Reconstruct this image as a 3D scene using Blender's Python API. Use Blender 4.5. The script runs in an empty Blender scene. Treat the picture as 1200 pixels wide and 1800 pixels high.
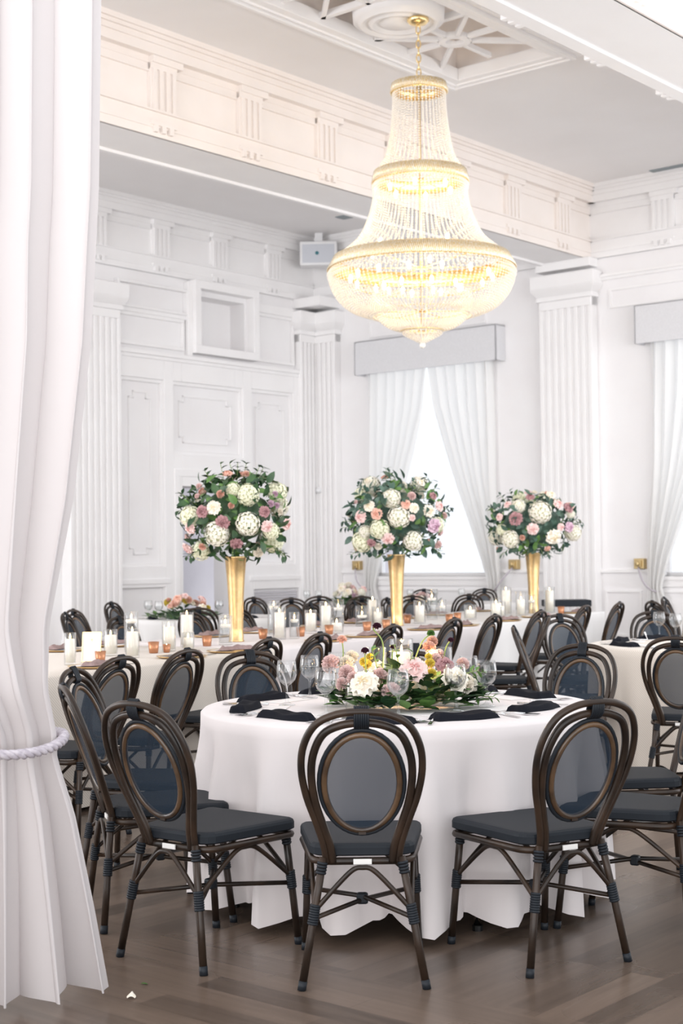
import bpy, math, random
from mathutils import Vector, Matrix
R = math.radians
PI = math.pi
D = bpy.data
COL = bpy.context.scene.collection
scene = bpy.context.scene

# ------------------------------------------------------------------ camera
cam_d = D.cameras.new('camera')
cam = D.objects.new('camera', cam_d)
COL.objects.link(cam)
cam_d.sensor_fit = 'VERTICAL'
cam_d.sensor_height = 36.0
cam_d.lens = 2600 / 1800 * 36.0
cam.location = (0, 0, 1.41)
cam.rotation_euler = (Matrix.Rotation(R(90) + math.atan(75 / 2600), 3, 'X') @ Matrix.Rotation(R(-0.7), 3, 'Z')).to_euler()
cam_d.dof.use_dof = True
cam_d.dof.focus_distance = 5.9
cam_d.dof.aperture_fstop = 5.0
cam_d.clip_end = 200
scene.camera = cam

# ------------------------------------------------------------------ world, lights, exposure
w = D.worlds.new('daylight')
scene.world = w
w.use_nodes = True
w.node_tree.nodes['Background'].inputs[0].default_value = (0.93, 0.955, 1.0, 1)
w.node_tree.nodes['Background'].inputs[1].default_value = 0.74
scene.view_settings.view_transform = 'Standard'
scene.view_settings.look = 'None'
scene.view_settings.gamma = 1
scene.view_settings.use_curve_mapping = False
scene.view_settings.exposure = 0.68

ROOM = Vector((3.5, 20.48, 0))      # inner corner of the beam on the window wall
RA = R(50)                          # room axes: +x runs to the window wall, +y to the panelled wall
ROT = Matrix.Rotation(RA, 3, 'Z')
def rm(x, y, z=0): return ROOM + ROT @ Vector((x, y, z))

def area_light(name, loc, target, size, size_y, power, color):
    l = D.lights.new(name, 'AREA'); l.shape = 'RECTANGLE'; l.size = size; l.size_y = size_y
    l.energy = power; l.color = color
    o = D.objects.new(name, l); COL.objects.link(o); o.location = loc
    o.rotation_euler = (Vector(target) - Vector(loc)).to_track_quat('-Z', 'Y').to_euler()
    return o
# added fill lamps out of view, evening out the light in the deep hall
sun = D.lights.new('soft_fill', 'SUN'); sun.energy = 2.1; sun.angle = R(95); sun.color = (1.0, 0.985, 0.98)
so = D.objects.new('soft_fill', sun); COL.objects.link(so); so.location = (0, -10, 3)
so.rotation_euler = Vector((-0.12, 1, 0.5)).to_track_quat('-Z', 'Y').to_euler()  # added broad fill from behind the camera, tilted up to lift the ceiling
area_light('aisle_fill', rm(-19.5, 2.6, 3.2), rm(-3, 4.2, 3.6), 4, 5.0, 330, (0.97, 0.98, 1.0))  # added fill lamp brightening the alcove and panelled wall
area_light('right_side_fill', rm(-5, -9.5, 2.6), rm(-5, 3, 4.6), 11, 4.6, 240, (0.98, 0.985, 1.0))  # added unseen panel at the right, brightens left wall and beam faces
area_light('window_daylight', rm(-21, -6.0, 3.6), rm(-8, 0, 2.4), 9, 5.5, 160, (1.0, 0.95, 0.92))  # added unseen fill panel behind the camera

# ------------------------------------------------------------------ materials
def mat(name, color, rough=0.5, metal=0.0, spec=0.5, sheen=0.0, trans=0.0, emit=None, estr=0.0, coat=0.0, sss=0.0):
    m = D.materials.new(name); m.use_nodes = True
    b = m.node_tree.nodes['Principled BSDF']
    b.inputs['Base Color'].default_value = (*color, 1)
    b.inputs['Roughness'].default_value = rough
    b.inputs['Metallic'].default_value = metal
    b.inputs['Specular IOR Level'].default_value = spec
    b.inputs['Sheen Weight'].default_value = sheen
    b.inputs['Coat Weight'].default_value = coat
    b.inputs['Transmission Weight'].default_value = trans
    if sss:
        b.inputs['Subsurface Weight'].default_value = sss
        b.inputs['Subsurface Radius'].default_value = (0.03, 0.02, 0.01)
    if emit:
        b.inputs['Emission Color'].default_value = (*emit, 1)
        b.inputs['Emission Strength'].default_value = estr
    return m
def noise_tint(m, c1, c2, scale=8, detail=3, sx=(1, 1, 1), bump=0.0, lo=0.3, hi=0.7):
    nt = m.node_tree; N = nt.nodes; b = N['Principled BSDF']
    tc = N.new('ShaderNodeTexCoord'); mp = N.new('ShaderNodeMapping'); mp.inputs['Scale'].default_value = sx
    n = N.new('ShaderNodeTexNoise'); n.inputs['Scale'].default_value = scale; n.inputs['Detail'].default_value = detail
    r = N.new('ShaderNodeValToRGB')
    r.color_ramp.elements[0].position = lo; r.color_ramp.elements[1].position = hi
    r.color_ramp.elements[0].color = (*c1, 1); r.color_ramp.elements[1].color = (*c2, 1)
    nt.links.new(tc.outputs['Object'], mp.inputs[0]); nt.links.new(mp.outputs[0], n.inputs['Vector'])
    nt.links.new(n.outputs[0], r.inputs[0]); nt.links.new(r.outputs[0], b.inputs['Base Color'])
    if bump:
        bp = N.new('ShaderNodeBump'); bp.inputs['Strength'].default_value = bump; bp.inputs['Distance'].default_value = 0.002
        nt.links.new(n.outputs[0], bp.inputs['Height']); nt.links.new(bp.outputs[0], b.inputs['Normal'])
    return m
def mix_transparent(m, fac):
    """part of the light passes straight through (open weave, thin glass)"""
    nt = m.node_tree; N = nt.nodes
    out = N['Material Output']; b = N['Principled BSDF']
    t = N.new('ShaderNodeBsdfTransparent'); x = N.new('ShaderNodeMixShader')
    x.inputs[0].default_value = fac
    nt.links.new(b.outputs[0], x.inputs[1]); nt.links.new(t.outputs[0], x.inputs[2]); nt.links.new(x.outputs[0], out.inputs[0])
    return m
def sheer(name, color, tr=0.35, transp=0.1):
    m = D.materials.new(name); m.use_nodes = True
    nt = m.node_tree; N = nt.nodes; out = N['Material Output']; N.remove(N['Principled BSDF'])
    d = N.new('ShaderNodeBsdfDiffuse'); t = N.new('ShaderNodeBsdfTranslucent'); p = N.new('ShaderNodeBsdfTransparent')
    d.inputs[0].default_value = (*color, 1); t.inputs[0].default_value = (*color, 1)
    a = N.new('ShaderNodeMixShader'); a.inputs[0].default_value = tr
    c = N.new('ShaderNodeMixShader'); c.inputs[0].default_value = transp
    L = nt.links
    L.new(d.outputs[0], a.inputs[1]); L.new(t.outputs[0], a.inputs[2])
    L.new(a.outputs[0], c.inputs[1]); L.new(p.outputs[0], c.inputs[2]); L.new(c.outputs[0], out.inputs[0])
    return m
def thin_glass(name, tint=(1, 1, 1), ior=1.5, base=0.0):
    m = D.materials.new(name); m.use_nodes = True
    nt = m.node_tree; N = nt.nodes; out = N['Material Output']; N.remove(N['Principled BSDF'])
    g = N.new('ShaderNodeBsdfGlossy'); g.inputs['Roughness'].default_value = 0.03
    p = N.new('ShaderNodeBsdfTransparent'); p.inputs[0].default_value = (*tint, 1)
    f = N.new('ShaderNodeLayerWeight'); f.inputs[0].default_value = .5
    pw = N.new('ShaderNodeMath'); pw.operation = 'POWER'; pw.inputs[1].default_value = 2.6
    ml = N.new('ShaderNodeMath'); ml.operation = 'MULTIPLY_ADD'; ml.inputs[1].default_value = (ior - 1) * 1.5; ml.inputs[2].default_value = base; ml.use_clamp = True
    x = N.new('ShaderNodeMixShader'); L = nt.links
    L.new(f.outputs['Facing'], pw.inputs[0]); L.new(pw.outputs[0], ml.inputs[0]); L.new(ml.outputs[0], x.inputs[0])
    L.new(p.outputs[0], x.inputs[1]); L.new(g.outputs[0], x.inputs[2]); L.new(x.outputs[0], out.inputs[0])
    return m

M = {}
M['wall'] = noise_tint(mat('wall_paint', (.86, .845, .85), .55), (.85, .83, .835), (.88, .87, .875), 1.5)
M['trim'] = noise_tint(mat('trim_paint', (.88, .87, .87), .4), (.87, .855, .855), (.9, .89, .89), 2)
M['ceiling'] = noise_tint(mat('ceiling_paint', (.86, .84, .84), .7), (.85, .83, .825), (.88, .865, .865), 1)
M['cream'] = noise_tint(mat('warm_lit_cream', (.84, .76, .67), .6), (.85, .785, .74), (.89, .83, .79), 2)  # cream with the warm light on the beam faces mixed into the colour
M['greywall'] = noise_tint(mat('grey_paint', (.62, .60, .64), .6), (.6, .58, .62), (.65, .63, .67), 2)
M['vent'] = mat('vent_metal', (.25, .29, .31), .5)
M['valance'] = noise_tint(mat('valance_fabric', (.70, .70, .72), .9), (.68, .68, .70), (.73, .73, .75), 60, 2)
M['sheer'] = sheer('sheer_curtain', (.93, .925, .915), .46, .01)
M['drape'] = sheer('ivory_drape', (.74, .705, .705), .3, .0)
M['rope'] = noise_tint(mat('grey_rope', (.5, .46, .5), .8), (.42, .38, .43), (.6, .56, .6), 60)
M['brown'] = noise_tint(mat('bamboo_brown', (.04, .025, .017), .33, spec=.4), (.012, .008, .006), (.052, .030, .018), 9, 4, (1, 1, .6), lo=.35, hi=.72)
M['brown_in'] = noise_tint(mat('bronzed_ring', (.12, .07, .04), .3, coat=.3), (.03, .017, .01), (.14, .08, .04), 10, 3)
M['weave'] = mat('dark_weave', (.014, .018, .024), .6, spec=.25)
M['mesh'] = mix_transparent(mat('open_blue_black_mesh', (.018, .034, .056), .6, spec=.25), .42)
M['bind'] = mat('blue_black_binding', (.012, .016, .022), .5, spec=.35)
M['tag'] = mat('white_tag', (.85, .83, .8), .6)
M['cloth'] = noise_tint(mat('blush_white_cloth', (.78, .73, .725), .85, sheen=.1), (.77, .715, .71), (.81, .76, .755), 3)
M['linen'] = mat('ivory_linen', (.76, .70, .63), .85, sheen=.2)
M['greycloth'] = noise_tint(mat('grey_white_cloth', (.78, .76, .75), .85), (.76, .74, .73), (.8, .79, .78), 3)
M['gold'] = noise_tint(mat('gold_metal', (.70, .49, .24), .3, 1.0), (.64, .44, .20), (.76, .55, .29), 20)
M['goldbright'] = mat('bright_gold', (.95, .74, .38), .25, .9)
M['brass'] = mat('aged_brass', (.55, .42, .22), .4, .9)
M['chrome'] = mat('chrome', (.75, .75, .76), .15, 1.0)
M['copper'] = mat('copper_glass', (.50, .23, .12), .3, .6)
M['wax'] = mat('ivory_wax', (.98, .92, .82), .5, sss=.15)
M['wick'] = mat('wick', (.05, .04, .03), .9)
M['flame'] = mat('flame', (1, .7, .3), .5, emit=(1.0, .62, .25), estr=30)
M['bulb'] = mat('lit_bulb', (1, .9, .7), .4, emit=(1.0, .78, .45), estr=7)
M['glass'] = thin_glass('clear_glass', (.99, .995, .995), 1.5, .06)
M['pane'] = thin_glass('window_glass', (.98, .99, 1), 1.3, .0)
M['water'] = thin_glass('water', (.975, .985, .99), 1.33, .04)
M['crystal'] = mix_transparent(mat('cut_crystal', (.97, .93, .86), .08, 0, 1.0, coat=1.0), .26)
M['crystal_gold'] = noise_tint(mat('gilded_crystal_rod', (.9, .78, .5), .2, .3), (.85, .66, .34), (.98, .93, .82), 60, 2)
M['black'] = mat('black_cloth', (.01, .011, .016), .9, spec=.15)
M['mauve'] = noise_tint(mat('mauve_cloth', (.30, .21, .20), .9), (.26, .18, .17), (.36, .26, .25), 30)
M['card'] = mat('white_card', (.86, .83, .82), .6)
M['greycard'] = mat('slate_card', (.16, .17, .2), .6)
M['blackmetal'] = mat('black_cutlery', (.03, .03, .03), .3, .8)
M['leaf'] = noise_tint(mat('dark_leaf', (.03, .08, .03), .45), (.012, .045, .022), (.06, .13, .045), 14)
M['leaf2'] = noise_tint(mat('fresh_leaf', (.1, .22, .05), .45), (.05, .14, .03), (.16, .3, .08), 14)
M['leaf3'] = noise_tint(mat('blue_green_leaf', (.08, .14, .11), .5), (.03, .075, .06), (.10, .18, .13), 12)
M['stem'] = mat('green_stem', (.25, .34, .1), .5)
M['hyd'] = noise_tint(mat('cream_hydrangea', (.86, .83, .66), .7, sss=.1), (.78, .8, .5), (.93, .90, .80), 18)
M['hydw'] = noise_tint(mat('white_hydrangea', (.9, .85, .75), .7, sss=.1), (.86, .82, .68), (.94, .9, .82), 18)
M['rose_mauve'] = noise_tint(mat('mauve_petal', (.45, .24, .25), .7), (.36, .17, .19), (.56, .34, .34), 30)
M['rose_blush'] = noise_tint(mat('blush_petal', (.88, .66, .63), .7), (.82, .56, .54), (.93, .77, .73), 30)
M['rose_peach'] = noise_tint(mat('peach_petal', (.86, .54, .43), .7), (.8, .44, .34), (.9, .63, .52), 30)
M['rose_white'] = noise_tint(mat('ivory_petal', (.92, .86, .75), .7), (.88, .8, .66), (.95, .9, .82), 30)
M['rose_lilac'] = noise_tint(mat('lilac_petal', (.7, .48, .58), .7), (.6, .38, .5), (.82, .64, .72), 30)
M['hyd_core'] = mat('hydrangea_core', (.66, .68, .44), .8)
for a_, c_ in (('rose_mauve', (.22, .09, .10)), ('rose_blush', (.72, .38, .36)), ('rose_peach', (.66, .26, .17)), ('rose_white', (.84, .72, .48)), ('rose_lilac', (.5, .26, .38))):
    M[a_ + '_in'] = mat(a_ + '_inner_petal', c_, .7)  # deeper heart colour, doubling as painted shade in the petal creases
M['yellow'] = mat('yellow_petal', (.85, .70, .14), .6)
M['maroon'] = mat('dark_maroon_petal', (.06, .01, .03), .7)
M['plastic'] = mat('white_plastic', (.82, .82, .83), .4)
M['grille'] = mat('speaker_grille', (.58, .60, .65), .6)
M['teal'] = mat('teal_dot', (.05, .2, .24), .4)
M['dark'] = mat('dark_recess', (.12, .11, .11), .8)

def floor_material():
    m = D.materials.new('wood_floor'); m.use_nodes = True
    nt = m.node_tree; N = nt.nodes; L = nt.links; b = N['Principled BSDF']
    tc = N.new('ShaderNodeTexCoord'); sp = N.new('ShaderNodeSeparateXYZ'); L.new(tc.outputs['Object'], sp.inputs[0])
    def boards(rotz):
        mp = N.new('ShaderNodeMapping'); mp.inputs['Rotation'].default_value = (0, 0, rotz)
        L.new(tc.outputs['Object'], mp.inputs[0])
        br = N.new('ShaderNodeTexBrick'); br.offset = .37
        for k, v in (('Scale', 1.0), ('Mortar Size', .0025), ('Mortar Smooth', .3), ('Bias', 0.0), ('Brick Width', 1.5), ('Row Height', .125)):
            br.inputs[k].default_value = v
        br.inputs['Color1'].default_value = (0, 0, 0, 1); br.inputs['Color2'].default_value = (1, 1, 1, 1)
        br.inputs['Mortar'].default_value = (.4, .4, .4, 1)
        L.new(mp.outputs[0], br.inputs['Vector'])
        m2 = N.new('ShaderNodeMapping'); m2.inputs['Scale'].default_value = (1.2, 14, 1)
        L.new(mp.outputs[0], m2.inputs[0])
        n = N.new('ShaderNodeTexNoise'); n.inputs['Scale'].default_value = 2.2; n.inputs['Detail'].default_value = 6
        L.new(m2.outputs[0], n.inputs['Vector'])
        a = N.new('ShaderNodeMix'); a.data_type = 'FLOAT'; a.inputs[0].default_value = .55
        L.new(br.outputs['Color'], a.inputs[2]); L.new(n.outputs[0], a.inputs[3])
        return a.outputs[0], br.outputs['Fac']
    a1, f1 = boards(0); a2, f2 = boards(PI / 2)
    gt = N.new('ShaderNodeMath'); gt.operation = 'GREATER_THAN'; gt.inputs[1].default_value = -14.1
    L.new(sp.outputs[0], gt.inputs[0])
    mx = N.new('ShaderNodeMix'); mx.data_type = 'FLOAT'; L.new(gt.outputs[0], mx.inputs[0]); L.new(a2, mx.inputs[2]); L.new(a1, mx.inputs[3])
    r = N.new('ShaderNodeValToRGB'); e = r.color_ramp.elements
    e[0].position = .15; e[0].color = (.07, .05, .038, 1); e[1].position = .9; e[1].color = (.22, .158, .12, 1)
    L.new(mx.outputs[0], r.inputs[0]); L.new(r.outputs[0], b.inputs['Base Color'])
    n2 = N.new('ShaderNodeTexNoise'); n2.inputs['Scale'].default_value = 1.3; L.new(tc.outputs['Object'], n2.inputs['Vector'])
    rr = N.new('ShaderNodeMapRange'); rr.inputs[3].default_value = .2; rr.inputs[4].default_value = .38
    L.new(n2.outputs[0], rr.inputs[0]); L.new(rr.outputs[0], b.inputs['Roughness'])
    b.inputs['Specular IOR Level'].default_value = .6
    return m
M['floor'] = floor_material()
def linen_weave(m):
    nt = m.node_tree; N = nt.nodes; L = nt.links; b = N['Principled BSDF']
    tc = N.new('ShaderNodeTexCoord'); mp = N.new('ShaderNodeMapping'); mp.inputs['Rotation'].default_value = (.7, .5, .785)
    L.new(tc.outputs['Object'], mp.inputs[0])
    w_ = N.new('ShaderNodeTexWave'); w_.inputs['Scale'].default_value = 28; w_.inputs['Distortion'].default_value = 0
    L.new(mp.outputs[0], w_.inputs['Vector'])
    r = N.new('ShaderNodeValToRGB'); e = r.color_ramp.elements
    e[0].color = (.64, .56, .48, 1); e[1].color = (.80, .74, .67, 1)
    L.new(w_.outputs[0], r.inputs[0]); L.new(r.outputs[0], b.inputs['Base Color'])
linen_weave(M['linen'])

# ------------------------------------------------------------------ mesh helpers
class MB:
    def __init__(s): s.v = []; s.f = []; s.sm = []; s.mi = []; s.cur = 0
    def add(s, vs, fs, smooth=False, T=None):
        o = len(s.v)
        if T is not None: vs = [T @ Vector(p) for p in vs]
        s.v += [tuple(p) for p in vs]
        for f in fs:
            s.f.append(tuple(i + o for i in f)); s.sm.append(smooth); s.mi.append(s.cur)
        return s
    def box(s, x0, x1, y0, y1, z0, z1, T=None):
        vs = [(x, y, z) for z in (z0, z1) for y in (y0, y1) for x in (x0, x1)]
        return s.add(vs, [(0, 2, 3, 1), (4, 5, 7, 6), (0, 1, 5, 4), (2, 6, 7, 3), (0, 4, 6, 2), (1, 3, 7, 5)], False, T)
    def tube(s, pts, r, n=8, closed=False, T=None, caps=True, smooth=True):
        pts = [Vector(p) for p in pts]; m = len(pts)
        rs = r if isinstance(r, (list, tuple)) else [r] * m
        vs = []; prev = None
        for i, p in enumerate(pts):
            if closed: t = pts[(i + 1) % m] - pts[i - 1]
            else: t = pts[min(i + 1, m - 1)] - pts[max(i - 1, 0)]
            t.normalize()
            if prev is None:
                a = Vector((0, 0, 1)) if abs(t.z) < .9 else Vector((0, 1, 0))
                nn = (a - t * a.dot(t)).normalized()
            else: nn = (prev - t * prev.dot(t)).normalized()
            prev = nn; bb = t.cross(nn)
            for k in range(n):
                an = 2 * PI * k / n
                vs.append(p + (nn * math.cos(an) + bb * math.sin(an)) * rs[i])
        fs = []
        for i in range(m if closed else m - 1):
            j = (i + 1) % m
            for k in range(n):
                l = (k + 1) % n
                fs.append((i * n + k, i * n + l, j * n + l, j * n + k))
        if not closed and caps:
            fs.append(tuple(range(n))[::-1]); fs.append(tuple((m - 1) * n + k for k in range(n)))
        return s.add(vs, fs, smooth, T)
    def lathe(s, prof, n=24, T=None, smooth=True, caps=(False, False)):
        vs = []; fs = []
        for r, z in prof:
            for k in range(n):
                a = 2 * PI * k / n; vs.append((r * math.cos(a), r * math.sin(a), z))
        for i in range(len(prof) - 1):
            for k in range(n):
                l = (k + 1) % n
                fs.append((i * n + k, i * n + l, (i + 1) * n + l, (i + 1) * n + k))
        if caps[0]: fs.append(tuple(range(n))[::-1])
        if caps[1]: fs.append(tuple((len(prof) - 1) * n + k for k in range(n)))
        return s.add(vs, fs, smooth, T)
    def grid(s, fn, nu, nv, T=None, smooth=True):
        vs = [fn(i / nu, j / nv) for j in range(nv + 1) for i in range(nu + 1)]
        fs = [(j * (nu + 1) + i, j * (nu + 1) + i + 1, (j + 1) * (nu + 1) + i + 1, (j + 1) * (nu + 1) + i) for j in range(nv) for i in range(nu)]
        return s.add(vs, fs, smooth, T)
    def ball(s, c, r, n=8, m=5, sz=1.0):
        c = Vector(c); prof = [(r * math.sin(PI * i / m) + 1e-5, -r * sz * math.cos(PI * i / m)) for i in range(m + 1)]
        return s.lathe(prof, n, Matrix.Translation(c))
    def octa(s, c, r, rz=None):
        x, y, z = c; q = rz or r
        return s.add([(x + r, y, z), (x, y + r, z), (x - r, y, z), (x, y - r, z), (x, y, z + q), (x, y, z - q)],
                     [(0, 1, 4), (1, 2, 4), (2, 3, 4), (3, 0, 4), (1, 0, 5), (2, 1, 5), (3, 2, 5), (0, 3, 5)])
    def data(s, name, mats):
        me = D.meshes.new(name); me.from_pydata(s.v, [], s.f)
        me.polygons.foreach_set('use_smooth', s.sm)
        for m in (mats if isinstance(mats, (list, tuple)) else [mats]): me.materials.append(m)
        me.polygons.foreach_set('material_index', s.mi)
        me.update(); return me
    def build(s, name, m, parent=None, loc=(0, 0, 0), bevel=0, sub=0):
        me = s.data(name, m)
        o = D.objects.new(name, me); COL.objects.link(o); o.location = loc
        if parent: o.parent = parent
        if bevel:
            b = o.modifiers.new('bevel', 'BEVEL'); b.width = bevel; b.segments = 2; b.limit_method = 'ANGLE'
        if sub:
            b = o.modifiers.new('sub', 'SUBSURF'); b.levels = sub; b.render_levels = sub
        return o
def inst(name, me, parent, loc=(0, 0, 0), rot=(0, 0, 0), sc=1.0):
    o = D.objects.new(name, me); COL.objects.link(o); o.parent = parent
    o.location = loc; o.rotation_euler = rot; o.scale = (sc, sc, sc) if not isinstance(sc, tuple) else sc
    return o
def tag(o, label, cat, group=None, kind=None):
    o['label'] = label
    if cat: o['category'] = cat
    if group: o['group'] = group
    if kind: o['kind'] = kind
    return o
def thing(name, label, cat, loc=(0, 0, 0), rz=0.0, group=None):
    o = D.objects.new(name, None); COL.objects.link(o); o.empty_display_size = .1
    o.location = loc; o.rotation_euler = (0, 0, rz)
    return tag(o, label, cat, group)
def copy_tree(o, parent=None):
    c = o.copy(); COL.objects.link(c)
    if parent: c.parent = parent
    for ch in list(o.children): copy_tree(ch, c)
    return c
def struct(name, mb, m, bevel=0, room=True, parent=None):
    o = mb.build(name, m, parent, bevel=bevel)
    if room and parent is None:
        o.location = ROOM; o.rotation_euler = (0, 0, RA)
    if parent is None: o['kind'] = 'structure'
    return o
# ================================================================== THE ROOM (room axes)
CZ = 6.47
X0 = -19.0
struct('floor', MB().box(X0, .3, -14, 9.5, -.12, 0), M['floor'])

# ceiling with the coffer opening
CX0, CX1, CY0, CY1 = -8.85, -5.1, -2.66, -1.39
cb = MB()
cb.box(X0, .3, CY1, 5.4, CZ, CZ + .12); cb.box(X0, .3, -6.6, CY0, CZ, CZ + .12)
cb.box(X0, CX0, CY0, CY1, CZ, CZ + .12); cb.box(CX1, .3, CY0, CY1, CZ, CZ + .12)
struct('ceiling', cb, M['ceiling'])
# coffer: well, frame mouldings and the open fretwork
well = MB()
well.box(CX0 - .05, CX1 + .05, CY0 - .05, CY1 + .05, CZ + .42, CZ + .47)
well.box(CX0 - .05, CX0, CY0, CY1, CZ + .12, CZ + .42); well.box(CX1, CX1 + .05, CY0, CY1, CZ + .12, CZ + .42)
well.box(CX0, CX1, CY0 - .05, CY0, CZ + .12, CZ + .42); well.box(CX0, CX1, CY1, CY1 + .05, CZ + .12, CZ + .42)
struct('trim_1', well, M['cream'])
fr = MB()
def rect_frame(mb, x0, x1, y0, y1, w_, z0, z1):
    mb.box(x0 - w_, x1 + w_, y0 - w_, y0, z0, z1); mb.box(x0 - w_, x1 + w_, y1, y1 + w_, z0, z1)
    mb.box(x0 - w_, x0, y0, y1, z0, z1); mb.box(x1, x1 + w_, y0, y1, z0, z1)
rect_frame(fr, CX0 + .06, CX1 - .06, CY0 + .06, CY1 - .06, .14, CZ - .035, CZ + .1)
rect_frame(fr, CX0 - .08, CX1 + .08, CY0 - .08, CY1 + .08, .05, CZ - .07, CZ)
rect_frame(fr, CX0 - .03, CX1 + .03, CY0 - .03, CY1 + .03, .03, CZ - .055, CZ)
rect_frame(fr, CX0 - .13, CX1 + .13, CY0 - .13, CY1 + .13, .04, CZ - .03, CZ)
struct('trim_2', fr, M['trim'], bevel=.008)
fw = MB()
cy = (CY0 + CY1) / 2
for cx in (-6.02, -7.93):
    zt = CZ + .02
    fw.lathe([(.09, zt), (.17, zt), (.17, zt + .05), (.09, zt + .05), (.09, zt)], 28, Matrix.Translation((cx, cy, 0)), smooth=False)
    for k in range(8):
        a = k * PI / 4
        Ls = .62 if k % 2 == 0 else .80
        T = Matrix.Translation((cx, cy, 0)) @ Matrix.Rotation(a, 4, 'Z')
        fw.box(.16, Ls, -.022, .022, zt, zt + .05, T)
for x in (-6.56, -7.38):
    fw.box(x - .03, x + .03, CY0, CY1, CZ + .02, CZ + .08)
struct('trim_3', fw, M['trim'])
med = MB()
prof = [(.001, -.05), (.16, -.05), (.18, -.03), (.22, -.035), (.24, -.06), (.27, -.06), (.285, -.035), (.33, -.035), (.345, -.06), (.375, -.055), (.39, -.02), (.43, -.02), (.44, .1)]
med.lathe([(r_, z_ + CZ) for r_, z_ in prof], 56, Matrix.Translation((-6.93, cy, 0)))
struct('trim_4', med, M['trim'])

# walls -----------------------------------------------------------
WB, WT = 1.07, 4.5
wins = [(1.72, 3.98), (-3.2, -.98)]
wb = MB()
def window_wall(mb, y0, y1):
    ys = y0
    for a, b in sorted(wins):
        if a > ys: mb.box(0, .35, ys, a, 0, CZ)
        mb.box(0, .35, a, b, 0, WB); mb.box(0, .35, a, b, WT, CZ); ys = b
    mb.box(0, .35, ys, y1, 0, CZ)
window_wall(wb, -6.2, 5.45)
struct('wall_back', wb, M['wall'])
for i, (a, b) in enumerate(sorted(wins, reverse=True)):
    w1 = MB(); w1.box(.2, .26, a, a + .05, WB, WT); w1.box(.2, .26, b - .05, b, WB, WT)
    w1.box(.2, .26, a, b, WB, WB + .05); w1.box(.2, .26, a, b, WT - .06, WT)
    wf = struct('window_%d' % (i + 1), w1, M['trim'])
    struct('pane', MB().box(.225, .235, a + .05, b - .05, WB + .05, WT - .06), M['pane'], parent=wf)
    sl = MB(); sl.box(-.05, .2, a - .06, b + .06, WB - .05, WB)
    sl.box(-.03, 0, a - .1, b + .1, WB - .14, WB - .05)
    struct('window_sill', sl, M['trim'], parent=wf)

# left wall: with door opening and niche
DX0, DX1, DZ = -3.03, -1.93, 2.43
NX0, NX1, NZ0, NZ1 = -2.70, -1.62, 4.53, 5.26
lw = MB(); Y = 5.1; YT = 5.5
lw.box(X0, DX0, Y, YT, 0, CZ); lw.box(DX0, NX0, Y, YT, DZ, CZ)
lw.box(NX0, DX1, Y, YT, DZ, NZ0); lw.box(DX1, NX1, Y, YT, 0, NZ0); lw.box(NX0, NX1, Y, YT, NZ1, CZ)
lw.box(NX0, NX1, Y + .3, YT, NZ0, NZ1); lw.box(NX1, 0, Y, YT, 0, CZ)
struct('wall_left', lw, M['wall'])
# small room beyond the door
hb = MB(); hb.box(-6.5, 2.6, 8.3, 8.45, 0, 3.2); hb.box(2.5, 2.6, 5.5, 8.3, 0, 3.2)
hb.box(-6.5, -6.4, 5.5, 8.3, 0, 3.2)
struct('wall_beyond', hb, M['greywall'])
dr = MB(); dr.box(1.03, 1.16, 8.22, 8.29, 0, 1.1)  # thin dark teal post standing in the room beyond
dd = struct('post_1', dr, M['teal'])

def entab(mb, T, length, trigs, kind=1):
    """classical entablature band along local x, projecting to local -y (y=0 is the wall face)"""
    z = CZ
    def b(x0, x1, d, z0, z1): mb.box(x0, x1, -d, .0, z0, z1, T)
    b(0, length, .012, z - 1.0, z)
    b(0, length, .20, z - .05, z); b(0, length, .17, z - .085, z - .05); b(0, length, .14, z - .14, z - .085)
    b(0, length, .12, z - .235, z - .14)          # corona
    b(0, length, .035, z - .30, z - .235); b(0, length, .025, z - .37, z - .30); b(0, length, .045, z - .385, z - .37)
    b(0, length, .035, z - 1.0, z - .75); b(0, length, .05, z - .92, z - .86); b(0, length, .07, z - .765, z - .745)
    for t in trigs:
        w_ = .34
        b(t, t + w_ + .06, .10, z - .30, z - .236)
        # grooved block
        x = t
        b(t, t + w_, .055, z - .75, z - .30)
        for q in range(4):
            b(t + .025 + q * .085, t + .07 + q * .085, .075, z - .745, z - .36)
        b(t, t + w_, .075, z - .36, z - .30)
        b(t, t + w_, .075, z - .90, z - .86)
        for q in range(3): b(t + .04 + q * .1, t + .09 + q * .1, .075, z - .965, z - .90)
def Tx(x, y, ang=0): return Matrix.Translation((x, y, 0)) @ Matrix.Rotation(ang, 4, 'Z')
trg = [-15.64 + 1.225 * k for k in range(13)]
# beams
bm = MB(); bm.box(X0, 0, 0, .62, CZ - 1.0, CZ); struct('trim_5', bm, M['trim'])
eb = MB(); entab(eb, Tx(X0, 0), -X0, [t - X0 for t in trg if t < -.4]); struct('trim_6', eb, M['cream'])
sf = MB(); sf.box(X0, 0, .62, .68, CZ - 1.03, CZ - .9); sf.box(X0, 0, .68, .72, CZ - 1.0, CZ - .93); struct('trim_7', sf, M['trim'])
b2 = MB(); b2.box(X0, 0, -5.12, -4.45, CZ - 1.0, CZ); b2.box(X0, 0, -4.50, -4.36, CZ - 1.02, CZ - .96); b2.box(X0, 0, -4.42, -4.33, CZ - .98, CZ - .93)
for k in range(13):
    for q in range(3): b2.box(-17.2 + 1.225 * k + q * .1, -17.15 + 1.225 * k + q * .1, -4.36, -4.3, CZ - 1.02, CZ - .96)
struct('trim_8', b2, M['trim'])
e2 = MB(); entab(e2, Tx(X0, -5.12), -X0, [t - X0 for t in trg]); struct('trim_9', e2, M['cream'])
# left wall entablature
el = MB(); entab(el, Tx(X0, 5.1), -X0, [-3.56 + 1.19 * k - X0 for k in range(-10, 3)]); struct('trim_10', el, M['trim'])
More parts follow.
